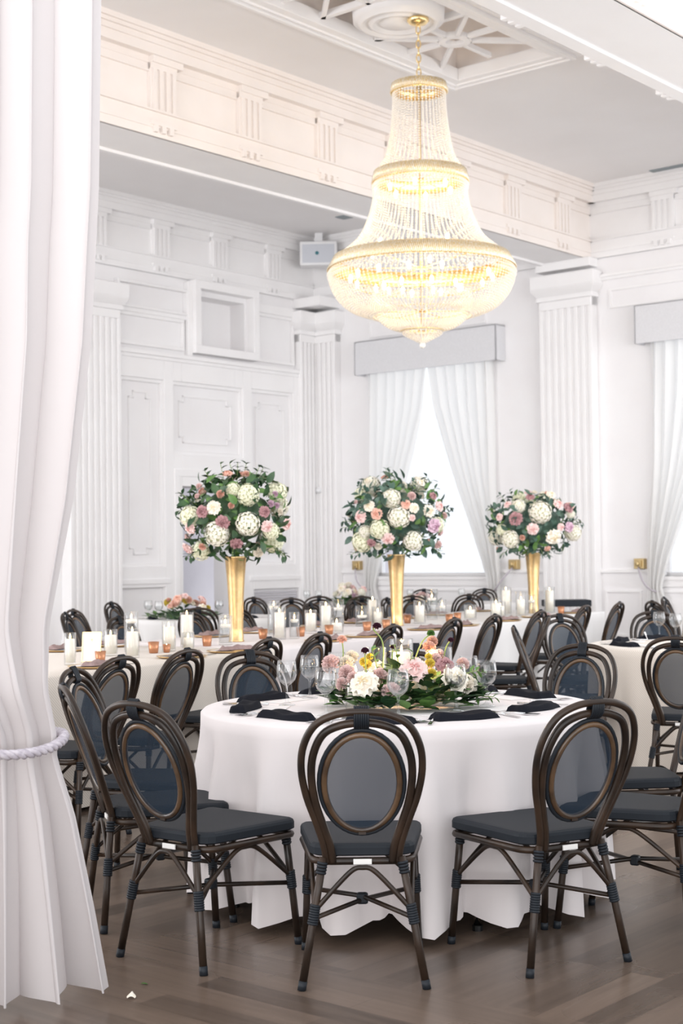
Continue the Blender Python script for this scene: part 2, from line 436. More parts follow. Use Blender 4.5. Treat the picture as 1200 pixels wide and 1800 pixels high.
# window wall entablatures (bay and alcove): local x runs along -y of the room
ew = MB(); entab(ew, Matrix.Translation((0, 0, 0)) @ Matrix.Rotation(-PI / 2, 4, 'Z'), 4.4, [.98, 2.2, 3.4])
entab(ew, Matrix.Translation((0, 5.1, 0)) @ Matrix.Rotation(-PI / 2, 4, 'Z'), 4.4, [.75, 2.0, 3.2])
ew.box(-.07, 0, -4.4, 0, 5.19, 5.23); ew.box(-.04, 0, -4.4, 0, 5.15, 5.19)
struct('trim_11', ew, M['trim'])

def pilaster(mb, T, w_, d, ztop, n=6):
    mb.box(0, w_, -d + .028, 0, 0, ztop, T)
    st = w_ / (n + .5)
    for k in range(n + 1):
        x = st * (k + .0)
        mb.box(x, x + st * .52, -d, -d + .03, .35, ztop - .12, T)
    mb.box(0, w_, -d, 0, ztop - .12, ztop, T); mb.box(-.02, w_ + .02, -d - .03, 0, 0, .32, T)
    # capital
    mb.box(-.03, w_ + .03, -d - .03, 0, ztop, ztop + .06, T)
    for q in range(8):
        e = .02 + .07 * math.sin(q / 7. * PI / 2)
        mb.box(-e, w_ + e, -d - e, 0, ztop + .06 + q * .016, ztop + .077 + q * .016, T)
    mb.box(-.09, w_ + .09, -d - .09, 0, ztop + .185, ztop + .36, T)
W = lambda y: Matrix.Translation((0, y, 0)) @ Matrix.Rotation(-PI / 2, 4, 'Z')
p1 = MB(); pilaster(p1, W(.74), .84, .17, 4.93, 7); p1.box(-.22, 0, -.12, .76, 5.35, CZ - 1.0)
struct('trim_12', p1, M['trim'], bevel=.006)
p2 = MB(); pilaster(p2, W(5.1), .55, .15, 4.9, 5); pilaster(p2, Tx(-.5, 5.1), .5, .15, 4.9, 5)
p2.box(-.5, 0, 4.55, 5.1, 5.32, CZ - 1.0)
struct('trim_13', p2, M['trim'], bevel=.006)
p3 = MB(); pilaster(p3, Tx(-5.2, 5.1), .9, .2, 4.82, 8); pilaster(p3, Tx(-9.5, 5.1), .9, .2, 4.82, 8)
struct('trim_14', p3, M['trim'], bevel=.006)

# panelling mouldings on the left wall
pn = MB()
def prect(x0, x1, z0, z1, w_=.05, d=.035, T=Tx(0, 5.1), mb=pn):
    mb.box(x0, x1, -d, 0, z0, z0 + w_, T); mb.box(x0, x1, -d, 0, z1 - w_, z1, T)
    mb.box(x0, x0 + w_, -d, 0, z0 + w_, z1 - w_, T); mb.box(x1 - w_, x1, -d, 0, z0 + w_, z1 - w_, T)
def notch(x0, x1, z0, z1, n=.08, w_=.025, d=.02, T=Tx(0, 5.1), mb=pn):
    q = [(x0 + n, z0), (x1 - n, z0), (x1 - n, z0 + n), (x1, z0 + n), (x1, z1 - n), (x1 - n, z1 - n), (x1 - n, z1), (x0 + n, z1), (x0 + n, z1 - n), (x0, z1 - n), (x0, z0 + n), (x0 + n, z0 + n)]
    for i in range(len(q)):
        a, b = q[i], q[(i + 1) % len(q)]
        mb.box(min(a[0], b[0]) - w_ / 2, max(a[0], b[0]) + w_ / 2, -d, 0, min(a[1], b[1]) - w_ / 2, max(a[1], b[1]) + w_ / 2, T)
# wall facing of the lower storey stands out a little, its panels sink back
T5 = Tx(0, 5.1)
def facing(xs, zs0, zs1, holes, d=.08):
    """fills a rectangle except the given holes (x0,x1,z0,z1), holes ordered along x and not overlapping in x columns"""
    cols = sorted({xs[0], xs[1], *[h[0] for h in holes], *[h[1] for h in holes]})
    for a, b in zip(cols[:-1], cols[1:]):
        hs = sorted([(h[2], h[3]) for h in holes if h[0] <= a + 1e-6 and h[1] >= b - 1e-6])
        z = zs0
        for h0, h1 in hs:
            if h0 > z: pn.box(a, b, -d, 0, z, h0, T5)
            z = max(z, h1)
        if z < zs1: pn.box(a, b, -d, 0, z, zs1, T5)
facing((-4.28, -.5), 0, 4.3, [(-4.20, -3.375, 1.27, 3.94), (-4.2, -3.375, .2, .98), (-3.2, -1.75, 2.89, 3.945), (-1.565, -.6, 1.27, 3.96), (DX0, DX1, 0, DZ), (-1.55, -.52, .2, .9)])
for r_ in [(-4.20, -3.375, 1.27, 3.94), (-3.2, -1.75, 2.89, 3.945), (-1.565, -.6, 1.27, 3.96)]: prect(*r_, .05, .05)
notch(-3.99, -3.585, 1.455, 3.745); notch(-3.02, -1.955, 3.075, 3.745); notch(-1.40, -.77, 1.455, 3.76)
prect(-3.2, -1.76, 0, 2.67, .10, .10)
for a, b in ((-4.24, -3.3), (-1.65, -.5)): pn.box(a, b, -.105, 0, 1.03, 1.10, T5)
pn.box(-4.28, -.48, -.14, 0, 4.27, 4.33, T5); pn.box(-4.28, -.48, -.11, 0, 4.22, 4.27, T5)
prect(-4.22, -2.93, 4.40, 4.86, .05, .05); prect(-4.24, -2.88, 4.92, 5.30, .04, .09)
pn.box(-4.26, -2.86, -.06, 0, 4.86, 4.92, T5); pn.box(-2.9, -2.82, -.1, 0, 4.33, 5.42, T5)
prect(-2.82, -1.46, 4.38, 5.46, .12, .17)
prect(-1.42, -.53, 4.40, 5.16, .05, .05); pn.box(-1.45, -.5, -.07, 0, 5.16, 5.3, T5)
prect(-7.9, -5.4, 1.3, 4.2, .05, .05)
struct('trim_15', pn, M['trim'], bevel=.006)
lo = MB()
for k in range(16): lo.box(-1.53, -.54, 5.1 - .05, 5.1 - .015, .24 + k * .04, .26 + k * .04)
struct('trim_16', lo, M['greywall'])
# wainscot on window wall
wn = MB()
for a, b in ((.76, 1.6), (4.1, 4.6), (-.85, -.1), (-4.4, -3.3)):
    wn.box(-.04, 0, a, b, 1.12, 1.16)
TW = Matrix.Rotation(-PI / 2, 4, 'Z')
for a, b in ((-.72, -.16), (-3.1, -1.0), (.82, 1.45), (1.85, 3.9)):
    prect(-b, -a, .25, .88, .03, .025, TW, wn)
prect(.3, 3.9 - .3, 4.75, 5.02, .03, .03, TW, wn); prect(-3.95, -1.75, 4.78, 5.05, .03, .03, TW, wn)
struct('trim_17', wn, M['trim'])
bsb = MB(); bsb.box(-.04, 0, -6, 5.0, 0, .2); struct('baseboard_back', bsb, M['trim'])
struct('trim_18', MB().box(-.31, -.19, -2.4, -1.1, CZ - .012, CZ + .0), M['vent'])
struct('trim_19', MB().box(-1.1, -.9, 3.2, 3.7, CZ - .012, CZ + .0), M['vent'])

# ------------------------------------------------------------------ valances, window curtains, hold-backs
def valance(y0, y1, label):
    mb = MB(); mb.box(-.24, -.22, y0, y1, 4.19, 4.71); mb.box(-.24, 0, y0, y0 + .02, 4.19, 4.71); mb.box(-.24, 0, y1 - .02, y1, 4.19, 4.71)
    mb.box(-.24, 0, y0, y1, 4.69, 4.71)
    o = mb.build('valance', M['valance'], loc=ROOM); o.rotation_euler = (0, 0, RA)
    return tag(o, label, 'valance', 'grey window valances')
valance(1.43, 4.07, 'pale grey boxed valance over the window behind the middle gold vase')
valance(-3.45, -.8, 'pale grey boxed valance cut by the right edge, right of the fluted pilaster')
def smooth(a, b, t): t = max(0, min(1, t)); t = t * t * (3 - 2 * t); return a + (b - a) * t
def lerp_tab(tab, z):
    for (z0, a), (z1, b) in zip(tab[:-1], tab[1:]):
        if z0 >= z >= z1: return a + (b - a) * (z0 - z) / (z0 - z1)
    return tab[-1][1] if z < tab[-1][0] else tab[0][1]
def window_curtain(yo, sgn, label, seed):
    """yo = jamb side, sgn=+1 opens to larger y; inner edge sweeps from window middle down to the hold-back"""
    inner = [(4.5, 1.22), (4.2, 1.215), (3.6, 1.12), (3.0, .93), (2.4, .72), (1.8, .47), (1.3, .27), (.98, .17), (.9, .16), (.6, .27), (.05, .36)]
    outer = [(4.5, .04), (2.6, .03), (1.5, -.02), (1.05, -.03), (.9, -.02), (.5, -.08), (.05, -.1)]
    rnd = random.Random(seed); k = 7
    ph = [rnd.uniform(-.25, .25) for _ in range(k + 2)]
    def fn(a, b):
        z = 4.45 - b * 4.42
        y0 = lerp_tab(outer, z); y1 = lerp_tab(inner, z)
        wd = y1 - y0
        amp = .05 * min(1, .5 + wd) * (1.0 if z > 1.2 else .8)
        aa = a + .02 * math.sin(6 * b + a * 5)
        x = -.12 + amp * math.sin(2 * PI * k * aa) + .015 * math.sin(2 * PI * 3.3 * a + 4 * b)
        yy = y0 + wd * a + .012 * math.sin(2 * PI * k * aa * 2)
        return (x, yo + sgn * yy, z)
    mb = MB(); mb.grid(fn, 112, 60)
    o = mb.build('window_curtain', M['sheer'], loc=ROOM); o.rotation_euler = (0, 0, RA)
    return tag(o, label, 'curtain', 'sheer window curtains')
window_curtain(1.53, 1, 'sheer white curtain swept right, behind the right side of the middle bouquet', 3)
window_curtain(3.97, -1, 'sheer white curtain swept left, above the middle bouquet', 4)
window_curtain(-.92, -1, 'sheer white curtain at the right edge, left half of the right window', 5)
window_curtain(-3.35, 1, 'sheer white curtain beyond the right edge, right half of the right window', 6)
def holdback(y, cy_, label):
    t = thing('curtain_holdback', label, 'curtain tieback', rm(0, y, 1.24), RA, 'gold square curtain hold-backs')
    m = MB(); m.box(-.09, 0, -.075, .075, -.07, .07); m.box(-.12, -.09, -.045, .045, -.04, .04); m.lathe([(.001, .14), (.03, .14), (.03, .1)], 14, Matrix.Rotation(-PI / 2, 4, 'Y'))
    m.build('bracket', M['brass'], t, bevel=.006)
    pts = []
    for i in range(13):
        a = i / 12; pts.append((-.1 - .12 * math.sin(PI * a), (cy_ - y) * a, -.05 - .33 * math.sin(PI * .5 * a)))
    MB().tube(pts, .012, 6).build('cord', M['rope'], t)
holdback(1.3, 1.62, 'square brass hold-back with grey cord, left of the right gold vase')
holdback(-.72, -1.05, 'square brass hold-back with grey cord by the right window, far right')
holdback(4.22, 3.9, 'square brass hold-back with cord, left of the middle gold vase')

# ------------------------------------------------------------------ near drape
def drape():
    k = 5
    P = Vector((-.78, 4.78, 0)); dirx = Vector((-.90, -.44, 0)).normalized(); nrm = Vector((-dirx.y, dirx.x, 0))
    if nrm.y > 0: nrm = -nrm
    L0 = [(3.6, -.02), (2.6, -.0), (2.1, .03), (1.6, .09), (1.2, .17), (1.0, .175), (.85, .145), (.78, .145), (.6, .09), (.3, .03), (.02, -.02)]
    W0 = [(3.6, .95), (2.4, .93), (1.6, .80), (1.1, .55), (.85, .40), (.78, .40), (.6, .52), (.3, .66), (.02, .78)]
    AM = [(3.6, .05), (2.0, .055), (1.2, .06), (.85, .04), (.78, .04), (.6, .055), (.3, .075), (.02, .095)]
    def fn(a, b):
        z = 3.6 - b * 3.565
        l = lerp_tab(L0, z); wd = lerp_tab(W0, z); am = lerp_tab(AM, z)
        ph = .3 * math.sin(3 * b + 2 * a) + .12 * math.sin(9 * b)
        off = am * math.sin(2 * PI * k * a + ph) + .35 * am * math.sin(2 * PI * k * .47 * a + 1.3 + 2 * b)
        bulge = .10 * math.exp(-((z - .99) / .12) ** 2) * .6
        p = P + dirx * (l + wd * a + .02 * math.sin(2 * PI * k * a * 2 + ph)) + nrm * (off + bulge * math.sin(PI * a))
        return (p.x, p.y, z)
    o = MB().grid(fn, 200, 90).build('drape', M['drape'])
    tag(o, 'tall ivory drape gathered by a rope, filling the left edge', 'curtain')
    # rope round the waist
    pts = []
    for i in range(40):
        a = 2 * PI * i / 40
        c = P + dirx * (.36) + nrm * .0
        p = c + dirx * (.235 * math.cos(a)) + nrm * (.125 * math.sin(a))
        pts.append((p.x, p.y, .815 + .035 * abs(math.cos(a)) ** 2 + .012 * math.sin(2 * a)))
    m = MB()
    n = 160
    for s_ in range(3):
        q = []
        for i in range(n):
            t = i / n * 40; i0 = int(t) % 40; i1 = (i0 + 1) % 40; f = t - int(t)
            v = Vector(pts[i0]).lerp(Vector(pts[i1]), f)
            an = i / n * 2 * PI * 18 + s_ * 2 * PI / 3
            q.append(v + Vector((0, 0, 1)) * (.008 * math.cos(an)) + (v - (P + dirx * .36 + Vector((0, 0, v.z)))).normalized() * (.008 * math.sin(an)))
        m.tube(q, .0095, 6, closed=True)
    tag(m.build('rope_tieback', M['rope']), 'twisted lilac-grey rope tied round the near drape', 'curtain tieback')
drape()
# ================================================================== CHAIR
def catmull(pts, n=6, closed=False):
    P = [Vector(p) for p in pts]; out = []; m = len(P)
    rng = range(m) if closed else range(m - 1)
    for i in rng:
        if closed: a, b, c, d = P[(i - 1) % m], P[i], P[(i + 1) % m], P[(i + 2) % m]
        else: a, b, c, d = P[max(i - 1, 0)], P[i], P[i + 1], P[min(i + 2, m - 1)]
        for j in range(n):
            t = j / n
            out.append(.5 * ((2 * b) + (c - a) * t + (2 * a - 5 * b + 4 * c - d) * t * t + (3 * b - a - 3 * c + d) * t ** 3))
    if not closed: out.append(P[-1])
    return out
def back_y(z): return -.205 - .30 * (z - .42) - .10 * max(0, z - .42) ** 2
def make_chair():
    root = thing('banquet_chair', '', 'chair', (0, 0, 0))
    def arch(half, top, r, low=.385):
        pts = []
        L = [(x, z) for x, z in half]
        for x, z in L: pts.append((-x, back_y(z), z))
        pts.append((0, back_y(top), top))
        for x, z in reversed(L): pts.append((x, back_y(z), z))
        return catmull(pts, 5)
    m = MB()
    m.tube(arch([(.118, .40), (.126, .46), (.150, .54), (.180, .63), (.195, .72), (.186, .80), (.148, .868), (.08, .902)], .910, .0125), .0125, 10)
    m.build('outer_arch', M['brown'], root)
    m = MB()
    m.tube(arch([(.098, .40), (.106, .46), (.128, .53), (.152, .61), (.163, .70), (.154, .775), (.122, .838), (.066, .866)], .874, .0125), .0135, 10)
    m.build('inner_arch', M['brown'], root)
    def ring(a, b, cz, r, dy=0, n=40):
        return [(a * math.cos(2 * PI * i / n), back_y(cz + b * math.sin(2 * PI * i / n)) + dy, cz + b * math.sin(2 * PI * i / n)) for i in range(n)]
    m = MB(); m.tube(ring(.122, .162, .672, .01), .0105, 8, closed=True); m.build('oval_ring', M['brown_in'], root)
    m = MB(); m.tube(ring(.138, .176, .674, .01, .004), .008, 8, closed=True); m.build('outer_ring', M['bind'], root)
    m = MB(); n = 36; vs = []; fs = []
    for s_ in (-.0025, .0025):
        for rr in (.0, .5, 1.0):
            for i in range(n):
                z = .672 + .155 * rr * math.sin(2 * PI * i / n)
                vs.append((.116 * rr * math.cos(2 * PI * i / n), back_y(z) + s_ - .002, z))
    for L in range(2):
        o = L * 3 * n
        for q in range(2):
            for i in range(n):
                j = (i + 1) % n
                fs.append((o + q * n + i, o + q * n + j, o + (q + 1) * n + j, o + (q + 1) * n + i))
    m.add(vs, fs, True); m.build('backrest_panel', M['mesh'], root)
    # binding on top and at joints
    m = MB()
    for k in range(7):
        x = -.021 + k * .007
        pts = [(x, back_y(.89) + .0165, .89), (x, back_y(.91) + .004, .927), (x, back_y(.89) - .016, .90), (x, back_y(.87) - .017, .872), (x, back_y(.86), .857), (x, back_y(.87) + .017, .868)]
        m.tube(catmull(pts, 3, True), .004, 5, closed=True)
    m.build('binding', M['bind'], root)
    m = MB(); m.box(-.012, .012, back_y(.53) - .002, back_y(.53) + .012, .497, .512)
    m.build('ring_block', M['brown'], root)
    # seat: rounded trapezoid pad
    def seat_out(inset, hw=.215, hb=.178):
        o = []
        cor = [(-hb, -.20, .07), (hb, -.20, .07), (hw, .235, .035), (-hw, .235, .035)]
        for i, (x, y, r_) in enumerate(cor):
            sx = -1 if x < 0 else 1; sy = -1 if y < 0 else 1
            cx, cy_ = x - sx * r_, y - sy * r_
            st = {(-1, -1): PI, (1, -1): 1.5 * PI, (1, 1): 0, (-1, 1): .5 * PI}[(sx, sy)]
            for j in range(5):
                a = st + j * PI / 8; rr = max(r_ - inset, .004)
                o.append((cx + rr * math.cos(a) , cy_ + rr * math.sin(a)))
        return o
    prof = [(.012, .418), (0, .424), (0, .446), (.004, .455), (.014, .460), (.030, .461)]
    vs = []; fs = []
    for ins, z in prof:
        for x, y in seat_out(ins): vs.append((x, y, z - .006 * (y > .1) * 0))
    c = len(seat_out(0))
    for i in range(len(prof) - 1):
        for k in range(c):
            l = (k + 1) % c; fs.append((i * c + k, i * c + l, (i + 1) * c + l, (i + 1) * c + k))
    fs.append(tuple(range(c))[::-1]); fs.append(tuple((len(prof) - 1) * c + k for k in range(c)))
    m = MB(); m.add(vs, fs, False); m.build('seat', M['weave'], root)
    m = MB(); m.tube([(x * .96, y * .96, .402) for x, y in seat_out(.0)], .0125, 8, closed=True)
    m.build('seat_frame', M['brown'], root)
    m = MB(); m.box(-.03, .03, -.213, -.208, .395, .412); m.build('maker_tag', M['tag'], root)
    # legs
    LEG = {}; LO = {}
    for sx in (-1, 1):
        for nm, top, ft in (('f', (sx * .186, .198, .405), (sx * .203, .245, .0)), ('r', (sx * .128, -.212, .42), (sx * .203, -.255, .0))):
            a, b = Vector(top), Vector(ft); LEG[(nm, sx)] = (a, b)
            mm = MB(); pts = [a.lerp(b, t) for t in (0, .3, .6, .93)]
            mm.tube(pts, .0135, 10); e = a.lerp(b, .93)
            lg = mm.build('leg', M['brown'], root); LO[(nm, sx)] = lg
            MB().tube([e, b], .0148, 10).build('leg_cap', M['bind'], lg)
    def on(k, z): a, b = LEG[k]; return a.lerp(b, (a.z - z) / (a.z - b.z))
    # wraps on legs
    for k, lg in LO.items():
        for zs in ((.27, .262, .254, .246, .238, .23, .222, .214), (.405, .395, .385, .375)):
            m = MB()
            for z in zs:
                p = on(k, z); q = on(k, z - .0085); m.tube([p, p.lerp(q, .5), q], [.0165, .0188, .0165], 10, caps=True)
            m.build('binding', M['bind'], lg)
    # cross stretcher and bentwood arches
    m = MB()
    for a, b, dz in ((('r', -1), ('f', 1), 0), (('r', 1), ('f', -1), .006)):
        m.tube([on(a, .225), (0, 0, .232 + dz * 2), on(b, .225)], .0085, 8)
    st = m.build('stretcher', M['brown'], root)
    m = MB(); m.box(-.02, .02, -.018, .018, .218, .255); m.build('stretcher_binding', M['bind'], st, bevel=.008)
    for a, b in ((('r', -1), ('r', 1)), (('f', -1), ('f', 1)), (('r', -1), ('f', -1)), (('r', 1), ('f', 1))):
        p, q = on(a, .25), on(b, .25); mid = (p + q) / 2; mid.z = .388
        c1 = p.lerp(mid, .55); c1.z = .345; c2 = q.lerp(mid, .55); c2.z = .345
        d1 = p.lerp(mid, .82); d1.z = .383; d2 = q.lerp(mid, .82); d2.z = .383
        MB().tube(catmull([p, c1, d1, mid, d2, c2, q], 4), .0085, 8).build('brace_arch', M['brown'], root)
    return root
chair0 = make_chair(); chair_used = [False]
def chair(x, y, rot, label, group):
    o = copy_tree(chair0) if chair_used[0] else chair0
    chair_used[0] = True
    o.location = (x, y, 0); o.rotation_euler = (0, 0, R(rot)); o['label'] = label; o['group'] = group
    return o
G1 = 'chairs around the front round table'
chair(.055, 5.09, 0, 'dark cane chair seen squarely from behind, front centre, pushed up to the front table', G1)
chair(.67, 5.265, 27, 'dark cane chair seen from behind, right of the front centre chair', G1)
chair(-.485, 5.345, -38, 'dark cane chair angled right, nearest chair left of the front centre one', G1)
chair(-.73, 5.86, -72, 'dark cane chair seen edge-on at far left, beside the drape rope', G1)
chair(-.84, 6.50, -104, 'cane chair with pale blue back facing the camera side, behind the edge-on left chair', G1)
chair(-.33, 7.28, -156, 'dark cane chair behind the left napkins of the front round table', G1)
chair(1.10, 5.655, 62, 'dark cane chair cut by the right edge, nearer of the two facing left', G1)
chair(1.22, 6.38, 90, 'dark cane chair cut by the right edge, farther of the two facing left', G1)
chair(1.09, 7.56, 150, 'cane chair behind the right napkins of the front table, facing the camera', G1)
chair(.36, 7.62, 176, 'cane chair mostly hidden behind the low flower centrepiece', G1)
G2 = 'chairs around the right round table'
chair(2.02, 8.80, -20, 'cane chair at the right table, back to the camera, cut by right edge', G2)
chair(1.50, 9.78, -100, 'cane chair turned edge-on between the front table and right table', G2)
chair(1.84, 11.30, -158, 'cane chair facing the camera at the far left of the right table', G2)
chair(2.52, 11.70, 178, 'cane chair behind the goblets on the right table', G2)
chair(1.20, 11.35, 84, 'cane chair seen exactly side-on behind the edge-on chair, seat to the left', G2)
# --- long table row: axis direction and normal
TD = Vector((.492, .870, 0)); TN = Vector((.870, -.492, 0))
def lt(t, n, z=0): return TD * t + TN * n + Vector((0, 0, z))
G3 = 'near row of chairs along the long table'
near = [(5.86, -4.66, 'at the left end beside the drape'), (6.42, -4.66, 'large and leaning, left of the left vase'), (7.45, -4.80, 'directly below the left gold vase'),
        (8.05, -4.80, 'behind the pair of goblets left of the centrepiece'), (9.12, -4.84, 'behind the tallest stem of the centrepiece'), (10.16, -4.86, 'above the yellow-green scabiosa'),
        (10.83, -4.82, 'above the right-hand goblets of the front table'), (11.70, -4.78, 'below the right gold vase, to its left'),
        (12.95, -4.84, 'just right of the right gold vase'), (13.72, -4.78, 'at the right end of the row')]
for t, n, wh in near:
    p = lt(t, n + .06 - .35); chair(p.x, p.y, 60.5, 'dark cane chair in the near row, ' + wh, G3)
G4 = 'far row of chairs along the long table'
for t, n, wh in [(9.75, -7.6, 'behind the tall candles at the left end'), (10.77, -7.6, 'behind the first candles left of the left vase'), (11.55, -7.6, 'right behind the left gold vase'),
                 (13.1, -7.75, 'behind the tall cylinders right of the left vase'), (13.75, -7.6, 'behind the double candle left of the middle vase'), (14.7, -7.7, 'just left of the middle gold vase')]:
    p = lt(t, n + .33); chair(p.x, p.y, -119.5, 'cane chair in the far row, ' + wh, G4)
G5 = 'chairs around the round tables at the back'
for x, y, r_, wh in [(-2.28, 14.35, -50, 'far left in front of the fluted wall, back to the camera'), (-2.12, 13.25, -95, 'far left, side-on in front of the leftmost background chair'),
                     (-2.2, 16.15, -112, 'left background behind the dark napkin, facing right'), (-1.38, 14.55, 0, 'dark, directly in front of the peach flowers at left'),
                     (-.82, 17.75, -38, 'right of the left gold vase by the wall grille'), (-.50, 17.35, -14, 'second right of the left gold vase in the background'),
                     (-.28, 18.0, 0, 'in front of the pale background flowers, on their left'), (.15, 17.75, 12, 'in front of the pale background flowers, on their right'),
                     (.90, 17.75, -12, 'just right of the middle gold vase in the background'), (1.0, 20.12, 160, 'beyond the table behind the middle gold vase'),
                     (1.42, 18.05, 14, 'under the window sill, nearer of the two right of the middle vase'), (1.80, 20.05, 155, 'under the window sill, farther of the two right of the middle vase'),
                     (3.38, 14.6, -72, 'at the right edge behind the right table, tilted away'), (3.72, 15.45, -115, 'at the right edge near the curtain tie'), ]:
    chair(x, y, r_, 'cane chair ' + wh, G5)

# ================================================================== TABLES AND CLOTHS
def cloth_round(cx, cy_, r_, ztop, zb, nf, seed, m, label, group, fl=.06):
    rnd = random.Random(seed); n = nf * 10
    ph = [rnd.uniform(-.6, .6) for _ in range(nf + 1)]; am = [rnd.uniform(.5, 1.15) for _ in range(nf + 1)]
    prof = [(0.001, 0), (.5, 0), (.93, 0), (.985, -.002), (1.0, -.014)]
    vs = []; fs = []; rows = 0
    for rr, dz in prof:
        for k in range(n):
            a = 2 * PI * k / n; vs.append((rr * r_ * math.cos(a), rr * r_ * math.sin(a), ztop + dz))
        rows += 1
    H = ztop - .014 - zb; NR = 16
    for j in range(1, NR + 1):
        t = j / NR
        for k in range(n):
            a = 2 * PI * k / n; u = k / n * nf; i0 = int(u) % nf; f = u - int(u)
            A = am[i0] * (1 - f) + am[(i0 + 1) % nf] * f; P = ph[i0] * (1 - f) + ph[(i0 + 1) % nf] * f
            wv = math.cos(2 * PI * u + P)
            wv = wv + .3 * math.cos(4 * PI * u + P + 1.0) + .12 * math.cos(6 * PI * u)
            rr = r_ + .003 + fl * t ** .55 * (-.12 + .62 * A * wv * min(1, t * 3)) 
            aa = a + .035 * t * math.sin(2 * PI * u + P) * A
            z = ztop - .014 - H * t - (.022 * A * wv * t * t)
            vs.append((rr * math.cos(aa), rr * math.sin(aa), z))
        rows += 1
    for i in range(rows - 1):
        for k in range(n):
            l = (k + 1) % n; fs.append((i * n + k, i * n + l, (i + 1) * n + l, (i + 1) * n + k))
    fs.append(tuple(range(n)))
    o = MB().add(vs, fs, True).build('tablecloth', m, loc=(cx, cy_, 0))
    return tag(o, label, 'tablecloth', group)
def round_table(cx, cy_, r_, label, group, leg_rot=0):
    t = thing('round_table', label, 'table', (cx, cy_, 0), leg_rot, group)
    m = MB(); m.lathe([(.001, .735), (r_ - .012, .735), (r_ - .012, .765), (.001, .765)], 48, smooth=False); m.build('tabletop', M['linen'], t)
    for k in range(4):
        a = k * PI / 2 + .4
        x, y = .74 * (r_ / .84) * math.cos(a), .74 * (r_ / .84) * math.sin(a)
        lg = MB().tube([(x * .8, y * .8, .735), (x, y, .02)], .014, 10).build('leg', M['chrome'], t)
        MB().lathe([(.001, 0), (.02, 0), (.02, .02), (.001, .02)], 12, Matrix.Translation((x, y, 0)), smooth=False).build('foot', M['blackmetal'], lg)
TT = .775
ga = 'round banquet tables'; gb = 'round tablecloths'
tabs = [(.23, 6.25, .83, 'cloth', 17, 'round folding table under the blush cloth at the front', 'blush white cloth hanging in folds over the front round table', .12, .06),
        (2.52, 10.1, .84, 'linen', 18, 'round folding table under the ivory cloth at the right', 'ivory cloth over the round table at the right edge', .05, .03),
        (-1.42, 15.52, .80, 'greycloth', 24, 'round table at the left background with peach flowers', 'grey-white cloth over the left background table with peach flowers', .05, .03),
        (-.32, 19.05, .80, 'greycloth', 24, 'round table in the background under the pale flowers', 'white cloth over the background table left of the window', .05, .03),
        (1.42, 19.08, .80, 'greycloth', 24, 'round table in the background under the window sill', 'white cloth over the background table below the window', .05, .03),
        (4.15, 14.5, .80, 'linen', 24, 'round table beyond the right edge in the background', 'ivory cloth over the background table at far right', .05, .03)]
for i, (x, y, r_, m_, nf, l1, l2, fl, zb) in enumerate(tabs):
    round_table(x, y, r_ - .006, l1, ga, leg_rot=R(-92) if i == 0 else 0)
    cloth_round(x, y, r_, TT, zb, nf, i + 3, M[m_], l2, gb, fl)
# long table: three trestle tables, each with its own cloth
def long_cloth(t0, t1, m, label, seed):
    n0, n1 = -6.85, -5.31; rnd = random.Random(seed)
    cx, hx = (t0 + t1) / 2, (t1 - t0) / 2 - .004; cyy, hy = (n0 + n1) / 2, (n1 - n0) / 2
    rc = .10; per = []
    def side(ax, ay, bx, by, k):
        for i in range(k): f = i / k; per.append((ax + (bx - ax) * f, ay + (by - ay) * f))
    segs = int((t1 - t0) / .045)
    def corner(x, y, a0):
        for i in range(6): a = a0 + i * PI / 12; per.append((x + rc * math.cos(a), y + rc * math.sin(a)))
    corner(hx - rc, hy - rc, 0); side(hx - rc, hy, -hx + rc, hy, segs); corner(-hx + rc, hy - rc, PI / 2); side(-hx, hy - rc, -hx, -hy + rc, 30)
    corner(-hx + rc, -hy + rc, PI); side(-hx + rc, -hy, hx - rc, -hy, segs); corner(hx - rc, -hy + rc, 1.5 * PI); side(hx, -hy + rc, hx, hy - rc, 30)
    n = len(per); vs = []; fs = []
    rows = [(.0, 0, 0), (.6, 0, 0), (.995, 0, 0), (1.0, -.012, 0)] + [(1.0, -.012 - (.735) * j / 10, j / 10) for j in range(1, 11)]
    s = 0
    for sc, dz, tt in rows:
        for k, (x, y) in enumerate(per):
            nx, ny = x / hx, y / hy
            a, b = per[k - 1], per[(k + 1) % n]; tx, ty = b[0] - a[0], b[1] - a[1]; L = math.hypot(tx, ty) or 1
            ox, oy = ty / L, -tx / L
            endw = .35 if abs(x) > hx - .02 else 1
            wv = (math.sin(k * .36 + seed) + .5 * math.sin(k * .83 + 2 * seed)) * .016 * tt * endw + .012 * tt * endw
            px, py = (x * sc - 0, y * sc)
            if sc >= 1: px, py = x - ox * -wv * -1, y - oy * -wv * -1
            vs.append((px, py, TT + dz))
    for i in range(len(rows) - 1):
        for k in range(n):
            l = (k + 1) % n; fs.append((i * n + k, i * n + l, (i + 1) * n + l, (i + 1) * n + k))
    p = lt(cx, cyy); o = MB().add(vs, fs, True).build('tablecloth', m, loc=p)
    o.rotation_euler = (0, 0, math.atan2(TD.y, TD.x))
    tag(o, label, 'tablecloth', 'cloths of the long table')
